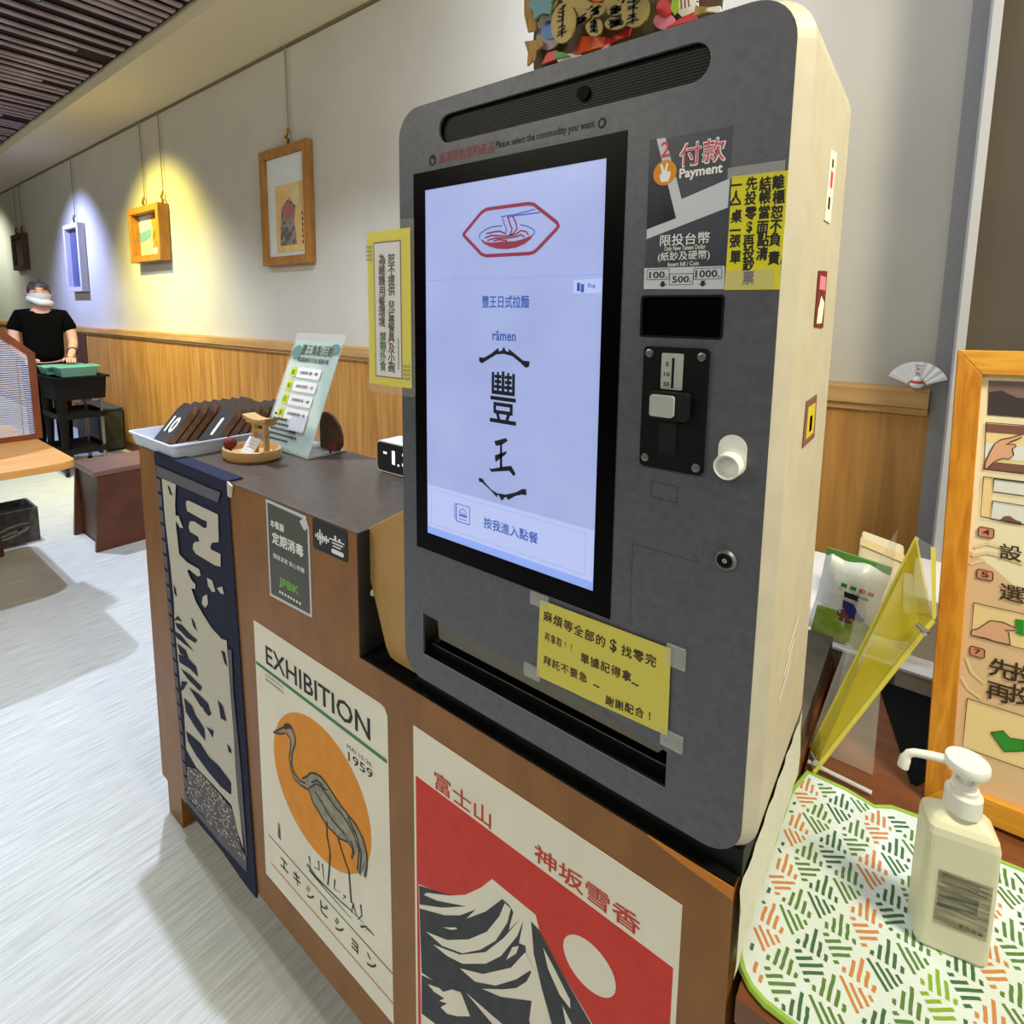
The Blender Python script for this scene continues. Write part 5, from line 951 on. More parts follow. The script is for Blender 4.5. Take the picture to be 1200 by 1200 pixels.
# teal sign in acrylic holder
U_ = (1, 0, 0); V_ = (0, .37, .93)
SG = frame((-.79, .205, CT+.004), U_, V_)
sg = thing('table_sign', 'leaning teal loyalty sign in a clear acrylic holder', 'sign', (-.68, .25, CT))
obj('acrylic_front', MB().prism(rrect(-.004, 0, .216, .318, .004), SG, .0008, .0028), 'acrylic', sg)
obj('acrylic_base', MB().prism([(.205, CT+.001), (.205, CT+.005), (.315, CT+.005), (.315, CT+.001)], frame((-.79, 0, 0), (0, 1, 0), (0, 0, 1)), 0, .212), 'acrylic_edge', sg)
obj('acrylic_back', MB().prism([(0, 0), (.212, 0), (.212, .05), (0, .05)], frame((-.79, .315, CT+.004), (1, 0, 0), (0, -.35, .93)), 0, .003), 'acrylic', sg)
tl = obj('teal_sheet', MB().prism(rect(.002, .004, .21, .297), SG, 0, .0006), 'teal_paper', sg)
mb = MB(); txt(mb, '豐王集點活動', SG, .003, (.045, .256, .185, .285), .012)
obj('title_lettering', mb, 'olive_line', tl)
mb = MB(); txt(mb, '集滿點數即可兌換 豐富好禮', SG, .003, (.04, .236, .178, .249), .01)
for r, s_ in enumerate(('兌換溏心蛋 一顆', '兌換叉燒肉 一份', '兌換豚骨湯 一碗', '兌換招牌拉麵 一碗')):
    txt(mb, s_, SG, .0036, (.07, .203-r*.037, .150, .212-r*.037), .006)
for r, wd_ in enumerate((.08, .075, .15, .13, .14, .10)):
    for q in range(int(wd_/.011)): mb.flat(rect(.014+q*.011, .087-r*.013, .0225+q*.011, .0925-r*.013), SG, .003)
obj('dark_lettering', mb, 'ink', tl)
for r, s_ in enumerate(('03', '05', '12', '20')):
    z_ = .207-r*.037
    obj('yellow_tag', MB().flat(rect(.026, z_-.013, .053, z_+.013), SG, .0031), 'tag_yellow', tl)
    obj('white_box', MB().flat(rrect(.056, z_-.014, .162, z_+.014, .004), SG, .0032), 'paper_white', tl)
mb = MB()
for r, s_ in enumerate(('03', '05', '12', '20')): txt(mb, s_, SG, .0036, (.032, .199-r*.037, .046, .213-r*.037), .02)
obj('tag_numbers', mb, 'green_text', tl)
obj('stamp_card', MB().flat(rect(.095, .055, .165, .098), SG, .0035), 'pay_white', tl)
obj('teal_leaf', MB().flat(ellipse(.025, .262, .022, .02, 12), SG, .003), 'teal_dark', tl); obj('teal_leaf', MB().flat(ellipse(.19, .278, .02, .014, 12), SG, .003), 'teal_dark', tl)
br = thing('round_coaster', 'brown round disc standing behind the teal sign', 'coaster', (-.56, .33, CT))
obj('disc', MB().prism([(-.66, CT+.001), (-.585, CT+.001), (-.566, CT+.02), (-.565, CT+.045), (-.575, CT+.07), (-.60, CT+.092), (-.63, CT+.1), (-.66, CT+.095)], front_at(.296), -.003, .003), 'paddle_wood', br)
rm = thing('red_clip', 'small red clip on the acrylic base', 'clip', (-.575, .27, CT+.005))
obj('clip_body', MB().prism([(-.59, CT+.024), (-.575, CT+.03), (-.56, CT+.027), (-.548, CT+.038), (-.545, CT+.02), (-.56, CT+.016), (-.585, CT+.017)], front_at(.262), -.002, .002), 'dark_red', rm)
obj('clip_stand', MB().box((-.572, .26, CT+.0055), (-.568, .264, CT+.02)), 'dark_red', rm)

# clock
ck = thing('digital_clock', 'white digital clock with dark face half hidden by kiosk', 'clock', (-.32, .29, CT))
CK = front_at(.252)
obj('clock_case', MB().prism(rrect(-.376, CT+.002, -.22, CT+.073, .012), CK, -.06, 0), 'plastic_white', ck, bevel=.002)
obj('clock_display', MB().prism(rrect(-.3735, CT+.0055, -.223, CT+.070, .010), CK, 0, .001), 'clock_face', ck)
mb = MB(); txt(mb, '-', CK, .0015, (-.352, CT+.045, -.340, CT+.048)); txt(mb, '1', CK, .0015, (-.323, CT+.025, -.313, CT+.056), .03); mb.flat(ellipse(-.302, CT+.026, .003, n=10), CK, .0015)
txt(mb, '3', CK, .0015, (-.29, CT+.025, -.27, CT+.056), .02)
obj('clock_digits', mb, 'display_glow', ck)

# ============================================================ LUCKY RAKE ORNAMENT
FO = front_at(.12)
og = thing('lucky_rake_ornament', 'colourful lucky rake ornament with gold coins on top of the kiosk', 'ornament', (.26, .12, KT))
obj('backing_board', MB().prism([(.14, KT+.0005), (.385, KT+.0005), (.39, 1.80), (.385, 1.87), (.33, 1.915), (.25, 1.93), (.18, 1.915), (.135, 1.87), (.132, 1.80)], FO, -.012, -.008), 'orn_dark', og)
obj('board_foot', MB().box((.16, .12, KT+.0005), (.36, .165, KT+.006)), 'light_wood', og)
h_ = -.006
for nme, key, mm in (('white_paper_leaf', 'orn_white', 'paper_white'), ('pink_flower', 'orn_pink', 'orn_pink'), ('red_panel', 'orn_red', 'orn_red'), ('orange_panel', 'orn_orange', 'orn_orange'), ('red_ball', 'orn_redball', 'orn_red'), ('grey_fan', 'orn_grey', 'orn_greyc'), ('blue_flower', 'orn_blue', 'orn_blue'), ('teal_bow', 'orn_teal', 'orn_teal'), ('green_leaf', 'orn_green', 'orn_green'), ('pine_sprig', 'orn_pine', 'orn_lime'), ('yellow_tassel', 'orn_yellow', 'orn_yellow'), ('straw_bundle', 'orn_straw', 'straw')):
    for p_ in ART[key]:
        obj(nme, MB().prism(p_, FO, h_, h_+.003), mm, og)
    h_ += .0012
for i_, p_ in enumerate(ART['orn_coins']):
    hh = h_+.004+((i_*5) % 7)*.0016 if i_ > 1 else h_+.018
    c = obj('gold_coin', MB().prism(p_, FO, hh-.003, hh), 'gold', og)
    if i_ < len(ART['orn_stamp']): 
        q = ART['orn_stamp'][i_]; qx = [a_[0] for a_ in q]; qz = [a_[1] for a_ in q]; mb = MB()
        for e_ in range(7):
            zz = min(qz)+(max(qz)-min(qz))*(e_+.5)/7; mb.stroke([(min(qx)-.001+random.uniform(-.002, .002), zz+random.uniform(-.002, .002)), ((min(qx)+max(qx))/2, zz+random.uniform(-.002, .002)), (max(qx)+random.uniform(-.003, .002), zz+random.uniform(-.003, .003))], FO, hh+.0004, .0022)
        mb.stroke([(sum(qx)/len(qx), min(qz)), (sum(qx)/len(qx)+.001, max(qz))], FO, hh+.0004, .0028)
        obj('coin_mark', mb, 'ink', c)
for i_ in range(9):
    a_ = radians(20+140*i_/8)
    obj('gold_coin', MB().prism(ellipse(.26+.095*cos(a_), 1.825+.085*sin(a_), .021, .027, 16), FO, h_+.003, h_+.007+(i_ % 2)*.002), 'gold', og)
for q_, mm_ in ((( .21, 1.885), 'orn_red'), ((.31, 1.885), 'orn_pink'), ((.26, 1.865), 'orn_lime'), ((.165, 1.845), 'orn_teal'), ((.355, 1.845), 'orn_orange')):
    obj('paper_flower', MB().prism([(q_[0]+(.016 if k_ % 2 else .023)*cos(2*pi*k_/12), q_[1]+(.016 if k_ % 2 else .023)*sin(2*pi*k_/12)) for k_ in range(12)], FO, h_+.007, h_+.011), mm_, og)
strokes('fan_ribs', ART['orn_fanlines'], 'dark_red', og, FO, h_+.002, .0016)

# ============================================================ THINGS ON THE DESK
# pump bottle
bm = Matrix.Translation((.6465, .172, .7455)) @ Matrix.Rotation(radians(12), 4, 'Z')
bt = thing('pump_bottle', 'translucent white hand sanitizer pump bottle on the patterned mat', 'bottle', mtx=bm)
mb = MB()
prof = [(0, .0, .003), (.004, 0, 0), (.066, 0, 0)]
levels = [(0, .002), (.004, 0), (.09, 0), (.138, .0005), (.146, .002), (.151, .006), (.160, .016), (.163, .020)]
n = 0; vs = []
for z_, ins in levels:
    r_ = rrect(ins, ins, .066-ins, .046-ins, max(.004, .007), 4); n = len(r_); vs += [(x, y, z_) for x, y in r_]
fs = [tuple(reversed(range(n))), tuple((len(levels)-1)*n+i for i in range(n))]
for a in range(len(levels)-1):
    for i in range(n): j = (i+1) % n; fs.append((a*n+i, a*n+j, (a+1)*n+j, (a+1)*n+i))
mb.add(vs, fs); obj('bottle_body', mb, 'bottle_plastic', bt, local=True)
FB = frame((0, 0, 0), (1, 0, 0), (0, 0, 1))
lb = obj('bottle_label', MB().prism(rect(.014, .035, .060, .100), FB, 0, .0006), 'bottle_label', bt, local=True)
obj('label_panel', MB().flat(rect(.0155, .056, .05, .080), FB, .0008), 'label_dark', lb, local=True)
mb = MB()
for q in range(5): mb.flat(rect(.017, .086+q*.0026, .057-(q % 2)*.008, .0872+q*.0026), FB, .0009)
for q in range(4): mb.flat(rect(.036+q*.0055, .039, .040+q*.0055, .045), FB, .0009)
obj('label_print', mb, 'label_dark', lb, local=True)
cx, cy = .034, .024
obj('neck_collar', MB().lathe([(.0172, .161), (.0168, .181), (.0150, .183), (.0128, .183), (.0128, .188), (.0108, .189), (.0108, .193), (.0080, .194), (.0080, .192)], Matrix.Translation((cx, cy, 0)), 24), 'bottle_white', bt, True, local=True)
obj('pump_stem', MB().lathe([(.0055, .188), (.0055, .208)], Matrix.Translation((cx, cy, 0)), 16), 'bottle_white', bt, True, local=True)
obj('pump_head', MB().lathe([(.008, .207), (.0192, .209), (.0202, .211), (.0202, .217), (.0192, .2195), (.0170, .2205), (.0166, .2197), (.0005, .2197)], Matrix.Translation((cx, cy, 0)), 28), 'bottle_white', bt, True, local=True)
obj('spout', MB().tube([(cx, cy, .213), (cx-.030, cy+.002, .211), (cx-.046, cy+.003, .208), (cx-.051, cy+.003, .2055), (cx-.0535, cy+.003, .200), (cx-.054, cy+.003, .1985), (cx-.0555, cy+.003, .187)], [.0055, .0045, .0042, .0042, .0044, .0054, .0056], 14), 'bottle_white', bt, True, local=True)

# framed menu board
P0, U0, V0, LN = ART['board_frame']
BD = frame(P0, U0, V0)
bd = thing('instruction_board', 'pine framed illustrated ordering guide leaning on the desk', 'board', (.65, .425, .74))
W0 = .42
obj('frame_stile', MB().prism([(0, 0), (.029, .034), (.029, LN-.034), (0, LN)], BD, -.012, .009), 'pine', bd, bevel=.001)
obj('frame_stile', MB().prism([(W0, 0), (W0, LN), (W0-.029, LN-.034), (W0-.029, .034)], BD, -.012, .009), 'pine', bd, bevel=.001)
obj('frame_rail', MB().prism([(0, 0), (W0, 0), (W0-.029, .034), (.029, .034)], BD, -.012, .009), 'pine_h', bd, bevel=.001)
obj('frame_rail', MB().prism([(0, LN), (.029, LN-.034), (W0-.029, LN-.034), (W0, LN)], BD, -.012, .009), 'pine_h', bd, bevel=.001)
pp = obj('guide_sheet', MB().prism(rect(.028, .033, W0-.028, LN-.033), BD, -.008, -.002), 'board_paper', bd)
B1 = lambda u, v, h=0: BD(u, v, h-.002)
for k_ in ('bd_photo', 'bd_blob', 'bd_f2', 'bd_f2band', 'bd_f2brown', 'bd_f2white', 'bd_f3', 'bd_f3w1', 'bd_f3w2', 'bd_f4', 'bd_f5'):
    ART[k_] = [[(.21 if u > .069+(.625-v)*.0577 else u, v) for u, v in p_] for p_ in ART[k_]]
decal('tan_field', [[(.029, .034), (W0-.029, .034), (W0-.029, .30), (.10, .315), (.06, .35), (.029, .37)]], 'board_tan', pp, B1, .0003)
decal('photo_background', ART['bd_photo'], 'board_mauve', pp, B1, .0006)
decal('photo_shape', ART['bd_blob'], 'blob', pp, B1, .0009)
decal('cream_panel', ART['bd_f2']+ART['bd_f3cream']+ART['bd_f4']+ART['bd_f5'], 'board_cream', pp, B1, .0006)
decal('white_panel', ART['bd_f2white']+ART['bd_f3w1']+ART['bd_f3w2'], 'board_white', pp, B1, .0009)
decal('brown_panel', ART['bd_f2band']+ART['bd_f2brown']+ART['bd_f3b'], 'board_brown', pp, B1, .0012)
decal('drawn_hand', ART['bd_hand'], 'hand_skin', pp, B1, .0015); decal('drawn_hand', ART['bd_hand2'], 'hand_skin', pp, B1, .0015)
decal('green_card', ART['bd_card'], 'green_bright', pp, B1, .0018); decal('green_tick', ART['bd_tick'], 'green_bright', pp, B1, .0018)
mb = MB()
for k_ in ('bd_f2', 'bd_f3', 'bd_f3w1', 'bd_f3w2', 'bd_f4', 'bd_f5', 'bd_hand', 'bd_hand2', 'bd_tick'):
    for p_ in ART[k_]: mb.stroke(p_+[p_[0]], B1, .002, .0011)
for k_, s_ in (('bd_4', '4'), ('bd_5', '5'), ('bd_7', '7')):
    x0, y0, x1, y1 = ART[k_]; mb.prism(rrect(x0, y0, x1, y1, .003), B1, .0018, .002, [rrect(x0+.001, y0+.001, x1-.001, y1-.001, .002)])
    txt(mb, s_, B1, .0021, (x0+.005, y0+.004, x1-.005, y1-.003), .01)
for s_, b_ in (('設', ART['bd_she']), ('選', ART['bd_xuan'])): txt(mb, s_, B1, .002, b_, .014)
for s_, u, v in ART['bd_t1']: chars(mb, s_, B1, .002, u, v, .028, .015)
obj('brown_drawing', mb, 'brown_ink', pp)
for k_ in ('bd_4', 'bd_5', 'bd_7'):
    x0, y0, x1, y1 = ART[k_]; obj('number_badge', MB().flat(rrect(x0, y0, x1, y1, .003), B1, .0016), 'num_red', pp)
strokes('wavy_lines', ART['bd_grain'], 'grain_line', pp, B1, .0012, .004)

# yellow acrylic holder
def quad_slab(mb, q, t):
    q = [Vector(p) for p in q]; nrm = (q[1]-q[0]).cross(q[3]-q[0]).normalized()*t
    return mb.add(q+[p+nrm for p in q], [(3, 2, 1, 0), (4, 5, 6, 7), (0, 1, 5, 4), (1, 2, 6, 5), (2, 3, 7, 6), (3, 0, 4, 7)])
ah = thing('acrylic_stand', 'tall leaning yellow tinted acrylic stand beside the snack bag', 'stand', (.505, .38, .745))
BL, BR, TR, TL = Vector((.505, .412, .7475)), Vector((.516, .362, .7475)), Vector((.6385, .41, 1.018)), Vector((.611, .475, 1.111))
obj('yellow_sheet', quad_slab(MB(), (BL, BR, TR, TL), .003), 'acrylic_yellow', ah)
for a, b in ((BL, TL), (BR, TR)): obj('clear_edge', MB().tube([a, b], .0032, 6), 'acrylic_yellow_edge', ah)
obj('top_strip', quad_slab(MB(), (TR+(TL-TR)*0, TR+Vector((.003, 0, .003)), Vector((.6335, .44, 1.113)), Vector((.6285, .44, 1.113))), .003), 'acrylic_yellow_edge', ah)
obj('clear_wing', quad_slab(MB(), (TR, Vector((.631, .44, 1.113)), TL, TL+(TR-TL)*.5), .002), 'acrylic', ah)
for p_ in (TR-Vector((.012, .01, .012)), BR+Vector((-.004, .006, .018))):
    obj('steel_stud', MB().lathe([(.0035, -.008), (.0035, .008), (.005, .008), (.005, .011), (.0005, .012)], Matrix.Translation(p_) @ Matrix.Rotation(radians(90), 4, 'X') @ Matrix.Rotation(radians(30), 4, 'Y'), 12), 'chrome', ah, True)
obj('clear_backplate', quad_slab(MB(), ((.50, .413, .7475), (.588, .413, .7475), (.586, .44, .90), (.536, .45, .925)), .002), 'acrylic', ah)
obj('clear_wing', quad_slab(MB(), ((.525, .5, .80), (.583, .52, .99), (.585, .50, 1.11), (.545, .50, .99)), .002), 'acrylic', ah)
obj('base_bar', MB().tube([(.505, .378, .7475), (.590, .372, .7475)], .003, 6), 'acrylic_edge', ah)

# dark sheet that paints the shade on the desk behind the board, white shelf, bags
bb = thing('shade_sheet', 'dark sheet painting the shade on the desk behind the guide', 'board', (.66, .55, .74))
obj('painted_shade', MB().prism([(.572, .694), (1.1, .694), (1.1, .475), (.66, .475), (.642, .44), (.634, .44)], TOP(.7395), 0, .002), 'black_shelf', bb)
ws = thing('white_shelf', 'pale shelf slab with grey edge behind the desk', 'shelf', (.8, .9, .7))
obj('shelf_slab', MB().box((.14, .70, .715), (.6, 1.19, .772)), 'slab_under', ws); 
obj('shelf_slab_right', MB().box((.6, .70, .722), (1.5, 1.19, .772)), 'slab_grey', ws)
obj('shelf_top', MB().box((.14, .698, .772), (1.5, 1.19, .777)), 'white_paint', ws)
for lx in (.2, 1.4): obj('leg', MB().box((lx, .95, 0), (lx+.04, .99, .715)), 'slab_under', ws)
def bag(name, lab, cat, cx, cy, z0, w_, h_, d_, mname, rot=0, tilt=0, seal=None):
    m_ = Matrix.Translation((cx, cy, z0)) @ Matrix.Rotation(rot, 4, 'Z') @ Matrix.Rotation(tilt, 4, 'Y')
    t = thing(name, lab, cat, mtx=m_); mb = MB(); nx, nz = 10, 14; vs = []
    for s_ in (-1, 1):
        for j in range(nz+1):
            for i in range(nx+1):
                u = i/nx*2-1; v = j/nz
                k = math.sqrt(max(0, 1-u*u))*math.sqrt(max(0, 1-(2*v-1)**4))*(1+.18*sin(7*u+9*v+s_))
                vs.append((u*w_/2*(1-.06*sin(pi*v)), s_*d_/2*k, v*h_+.004*sin(u*5)*v))
    W = nx+1; K = (nz+1)*W
    for j in range(nz):
        for i in range(nx):
            a = j*W+i; mb.f.append((a, a+1, a+W+1, a+W)); mb.f.append((K+a, K+a+W, K+a+W+1, K+a+1))
    mb.v = vs; obj('bag_body', mb, mname, t, True, local=True)
    return t
sb = bag('snack_bag', 'green and white snack bag standing behind the kiosk side', 'snack bag', .497, .735, .779, .115, .175, .06, 'bag_white', radians(6), radians(8))
FB2 = frame((0, -.031, 0), (1, 0, 0), (0, 0, 1))
obj('bag_seal', MB().box((-.056, -.004, .168), (.056, .004, .183)), 'bag_seal', sb, local=True)
decal('green_patch', [[(-.05, .01), (.045, .01), (.05, .06), (.02, .075), (-.05, .07)]], 'bag_green', sb, FB2, .002, local=True)
decal('red_blocks', [rect(.012, .125, .022, .133), rect(.026, .125, .036, .133)], 'orn_red', sb, FB2, .003, local=True)
decal('green_blocks', [rect(-.02, .125, -.01, .133), rect(-.004, .125, .006, .133), rect(.0, .113, .03, .118)], 'orn_green', sb, FB2, .003, local=True)
decal('blue_bird', [[(-.01, .1), (.008, .098), (.025, .078), (.034, .074), (.028, .066), (.008, .068), (-.008, .085)]], 'bag_blue', sb, FB2, .004, local=True)
decal('ink_shape', [[(-.012, .118), (.012, .116), (.014, .106), (-.01, .106)]], 'ink', sb, FB2, .0035, local=True)
decal('brown_shape', [ellipse(-.002, .07, .013, .01, 10), ellipse(.002, .058, .012, .005, 10)], 'board_brown', sb, FB2, .003, local=True)
wb_ = thing('paper_bag', 'beige paper bag leaning behind the yellow acrylic stand', 'bag', (.55, .80, .777))
mb = MB(); mb.add([(.50, .80, .778), (.60, .80, .778), (.60, .95, .778), (.50, .95, .778), (.515, .86, .95), (.592, .85, .935), (.59, .93, .94), (.51, .93, .955)], [(0, 3, 2, 1), (4, 5, 6, 7), (0, 1, 5, 4), (1, 2, 6, 5), (2, 3, 7, 6), (3, 0, 4, 7)])
obj('bag_body', mb, 'paper_bag', wb_, bevel=.006)
obj('folded_rim', MB().add([(.513, .855, .945), (.594, .845, .93), (.594, .85, .945), (.513, .86, .96)], [(0, 1, 2, 3)]), 'board_cream', wb_)
wx = thing('white_box', 'white rounded box on the pale shelf behind the board', 'box', (.68, .9, .777))
obj('box_body', MB().prism(rrect(.615, .7775, .82, .87, .012), front_at(.76), -.22, 0), 'slab_grey', wx, bevel=.004)
obj('box_lid', MB().prism(rrect(.612, .871, .824, .90, .008), front_at(.757), -.226, 0), 'white_paint', wx, bevel=.004)

# fan on the wall cap
fn = thing('paper_fan', 'small white paper fan ornament with round doll on wooden ledge', 'fan', (.573, 1.46, 1.236))
mb = MB(); NF = 16; vs = []; c0_ = Vector((.573, 1.462, 1.238))
for i in range(NF+1):
    a = radians(158-136*i/NF); d_ = .003 if i % 2 else 0
    vs += [c0_+Vector((cos(a)*.025, -d_*.4, sin(a)*.025)), c0_+Vector((cos(a)*.076, -d_, sin(a)*.076))]
mb.add(vs, [(2*i, 2*i+1, 2*i+3, 2*i+2) for i in range(NF)]); fo = obj('pleated_paper', mb, 'white', fn)
for i in range(0, NF+1, 2):
    a = radians(158-136*i/NF); obj('rib', MB().tube([c0_+Vector((0, .002, 0)), c0_+Vector((cos(a)*.03, .001, sin(a)*.03))], .0012, 5), 'light_wood', fn)
mb = MB(); FF = front_at(1.456); txt(mb, '大', FF, 0, (.568, 1.287, .580, 1.298), .01); txt(mb, '吉', FF, 0, (.568, 1.273, .580, 1.284), .01); txt(mb, '一', FF, 0, (.566, 1.302, .583, 1.305), .03)
obj('red_lettering', mb, 'dark_red', fn)
obj('doll_body', MB().ball((.573, 1.452, 1.247), (.017, .012, .011), 16, 10), 'white', fn, True)
obj('doll_head', MB().ball((.573, 1.45, 1.262), (.011, .01, .010), 16, 10), 'white', fn, True)
obj('doll_band', MB().tube([(.573+.0135*cos(a), 1.451+.0115*sin(a), 1.2545) for a in [2*pi*k_/14 for k_ in range(15)]], .003, 6), 'red', fn, True)

# ============================================================ DINING AREA
tb = thing('dining_table', 'light wood table with rounded corner at left edge', 'table', (-3.1, -.4, 0))
tp_ = rrect(-3.8, -1.0, -2.5, .225, .07, 6)
obj('tabletop', MB().prism(tp_, TOP(.705), 0, .035), 'table_wood', tb, bevel=.004)
for lx, ly in ((-3.62, .02), (-3.62, -.8)):
    obj('leg', MB().prism([(-.09, 0), (.09, 0), (.05, .705), (-.05, .705)], frame((lx, ly, 0), (0, 1, 0), (0, 0, 1)), -.03, .03), 'stool_wood', tb)
for lx, ly in ((-3.05, -.25),):
    obj('leg', MB().prism([(-.3, 0), (.13, 0), (.10, .705), (-.3, .705)], frame((lx, ly, 0), (0, 1, 0), (0, 0, 1)), -.03, .03), 'stool_wood', tb)
# divider
dv = thing('table_divider', 'wood framed reed divider panel standing on the table', 'divider', (-3.19, -.2, .74))
DX = frame((-3.19, 0, 0), (0, 1, 0), (0, 0, 1))
outp = [(-.7, .741), (.247, .741), (.247, 1.200), (.115, 1.335), (.02, 1.40), (-.7, 1.40)]
inp = [(-.67, .765), (.217, .765), (.217, 1.188), (.10, 1.302), (.012, 1.368), (-.67, 1.368)]
obj('divider_frame', MB().prism(outp, DX, -.013, .013, [inp]), 'divider_wood', dv)
mb = MB(); z = .770
while z < 1.365:
    y1 = .217 if z < 1.185 else .217-(z-1.185)*1.05
    mb.box((-3.1925, -.668, z), (-3.1875, y1, z+.0062)); z += .0115
obj('reed_slats', mb, 'reed', dv, kind='stuff')
mb = MB()
for y_ in (-.45, -.2, .05, .17): mb.box((-3.188, y_, .765), (-3.186, y_+.003, 1.18))
obj('reed_threads', mb, 'cord', dv)
# crate
cg = thing('storage_crate', 'grey printed open crate on the floor under the table', 'crate', (-3.86, 0, 0))
mb = MB(); x0, x1, y0, y1 = -4.0, -3.73, -.35, .305
mb.box((x0, y0, 0), (x1, y1, .01)); mb.box((x1-.012, y0, .01), (x1, y1, .212)); mb.box((x0, y0, .01), (x0+.012, y1, .212)); mb.box((x0+.012, y0, .01), (x1-.012, y0+.012, .212)); mb.box((x0+.012, y1-.012, .01), (x1-.012, y1, .212))
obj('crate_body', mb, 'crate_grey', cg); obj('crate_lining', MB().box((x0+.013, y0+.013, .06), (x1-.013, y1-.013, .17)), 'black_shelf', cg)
CGF = frame((x1, 0, 0), (0, 1, 0), (0, 0, 1)); mb = MB()
mb.stroke([(.10, .07), (.14, .075), (.20, .09), (.24, .11), (.25, .125), (.22, .128), (.16, .118), (.11, .095), (.10, .07)], CGF, .0015, .012)
mb.stroke([(.09, .05), (.16, .055), (.24, .085), (.255, .1)], CGF, .0015, .015); mb.stroke([(.02, .115), (.08, .13), (.12, .14)], CGF, .0015, .014); mb.stroke([(.26, .125), (.22, .105), (.19, .07)], CGF, .0015, .012); mb.stroke([(.0, .05), (.08, .06)], CGF, .0015, .03)
obj('faded_print', mb, 'crate_print', cg)
# stool
st = thing('stool', 'dark brown slab sided stool between table and counter', 'stool', (-3.43, .64, 0))
obj('seat', MB().box((-3.635, .475, .452), (-3.245, .84, .485)), 'stool_top', st, bevel=.004)
obj('side_panel', MB().prism([(.455, 0), (.86, 0), (.82, .452), (.49, .452)], frame((-3.25, 0, 0), (0, 1, 0), (0, 0, 1)), -.01, .015), 'stool_wood', st)
obj('side_panel', MB().prism([(.455, 0), (.86, 0), (.82, .452), (.49, .452)], frame((-3.66, 0, 0), (0, 1, 0), (0, 0, 1)), -.01, .015), 'stool_wood', st)
obj('back_panel', MB().box((-3.645, .50, .02), (-3.262, .515, .452)), 'stool_wood', st)
# cart
cx0, cx1, cy0, cy1 = -5.66, -5.17, .775, 1.115
cart = thing('service_cart', 'black three tier service cart carrying green basins', 'cart', ((cx0+cx1)/2, (cy0+cy1)/2, 0))
mb = MB(); ringbox(mb, cx0, cy0, cx1, cy1, .66, .845, .012, .012); obj('top_bin', mb, 'cart_black', cart)
obj('bin_lip', MB().prism(rrect(cx0-.035, cy0-.035, cx1+.035, cy1+.035, .03), TOP(.845), 0, .015, [rrect(cx0, cy0, cx1, cy1, .02)]), 'cart_black', cart)
for z_ in (.495, .19):
    mb = MB(); ringbox(mb, cx0, cy0, cx1, cy1, z_, z_+.05, .012, .006); obj('shelf', mb, 'cart_black', cart)
for px_, py_ in ((cx0+.03, cy0+.03), (cx1-.03, cy0+.03)):
    obj('leg', MB().tube([(px_, py_, .06), (px_, py_+.005, .4), (px_, py_, .67)], [.018, .032, .042], 8), 'cart_black', cart)
for px_, py_ in ((cx0+.03, cy1-.03), (cx1-.03, cy1-.03)):
    obj('leg', MB().tube([(px_, py_, .06), (px_, py_, .67)], .014, 8), 'steel', cart)
for px_ in (cx0+.03, cx1-.03):
    for py_ in (cy0+.03, cy1-.03):
        obj('wheel', MB().lathe([(.03, -.012), (.033, -.008), (.033, .008), (.03, .012)], Matrix.Translation((px_, py_, .033)) @ Matrix.Rotation(pi/2, 4, 'X'), 16), 'black', cart, True)
def basin(lab, x0, y0, x1, y1, z0, z1):
    t = thing('plastic_basin', lab, 'basin', ((x0+x1)/2, (y0+y1)/2, z0), group='green basins on the cart')
    mb = MB(); ringbox(mb, x0, y0, x1, y1, z0, z1, .006, .02); obj('basin_body', mb, 'green_plastic', t)
    obj('basin_rim', MB().prism(rrect(x0-.03, y0-.03, x1+.03, y1+.03, .03), TOP(z1), -.006, .002, [rrect(x0-.012, y0-.012, x1+.012, y1+.012, .022)]), 'green_plastic', t)
basin('nearer green plastic basin at the wall side of the cart', -5.36, .82, -5.17, 1.06, .862, .945)
basin('farther green plastic basin beneath the worker\'s hands', -5.68, .79, -5.47, 1.06, .862, .93)
# dark box by the wall
bx = thing('floor_cabinet', 'dark olive box on the floor against the wainscot', 'box', (-6.2, 1.38, 0))
obj('cabinet_body', MB().box((-6.62, 1.25, .02), (-5.93, 1.465, .42)), 'box_dark', bx, bevel=.006)
obj('cabinet_lid', MB().box((-6.63, 1.24, .42), (-5.92, 1.468, .44)), 'box_dark', bx, bevel=.004)
obj('cabinet_plinth', MB().box((-6.6, 1.27, 0), (-5.95, 1.46, .02)), 'black', bx)

# ============================================================ PERSON
def skinbody(name, pts, edges, radii, m, parent, lvl=2, root=0, label=None):
    me = bpy.data.meshes.new(name); me.from_pydata(pts, edges, []); o = bpy.data.objects.new(name, me); COL.objects.link(o)
    sk = o.modifiers.new('skin', 'SKIN'); sk.use_smooth_shade = True
    for i, r in enumerate(radii):
        v = me.skin_vertices[0].data[i]; v.radius = r if isinstance(r, tuple) else (r, r); v.use_root = (i == root)
    sb_ = o.modifiers.new('sub', 'SUBSURF'); sb_.levels = lvl; sb_.render_levels = lvl
    dg = bpy.context.evaluated_depsgraph_get(); me2 = bpy.data.meshes.new_from_object(o.evaluated_get(dg))
    bpy.data.objects.remove(o); me2.materials.clear(); me2.materials.append(M[m])
    for p in me2.polygons: p.use_smooth = True
    o = bpy.data.objects.new(name, me2); COL.objects.link(o)
    if parent: o.parent = parent
    return o
PM = Matrix.Translation((-6.0, .90, 0)) @ Matrix.Rotation(radians(78), 4, 'Z')
pr = thing('person', 'masked person in black t-shirt with hands on the green basins', 'person', mtx=PM)
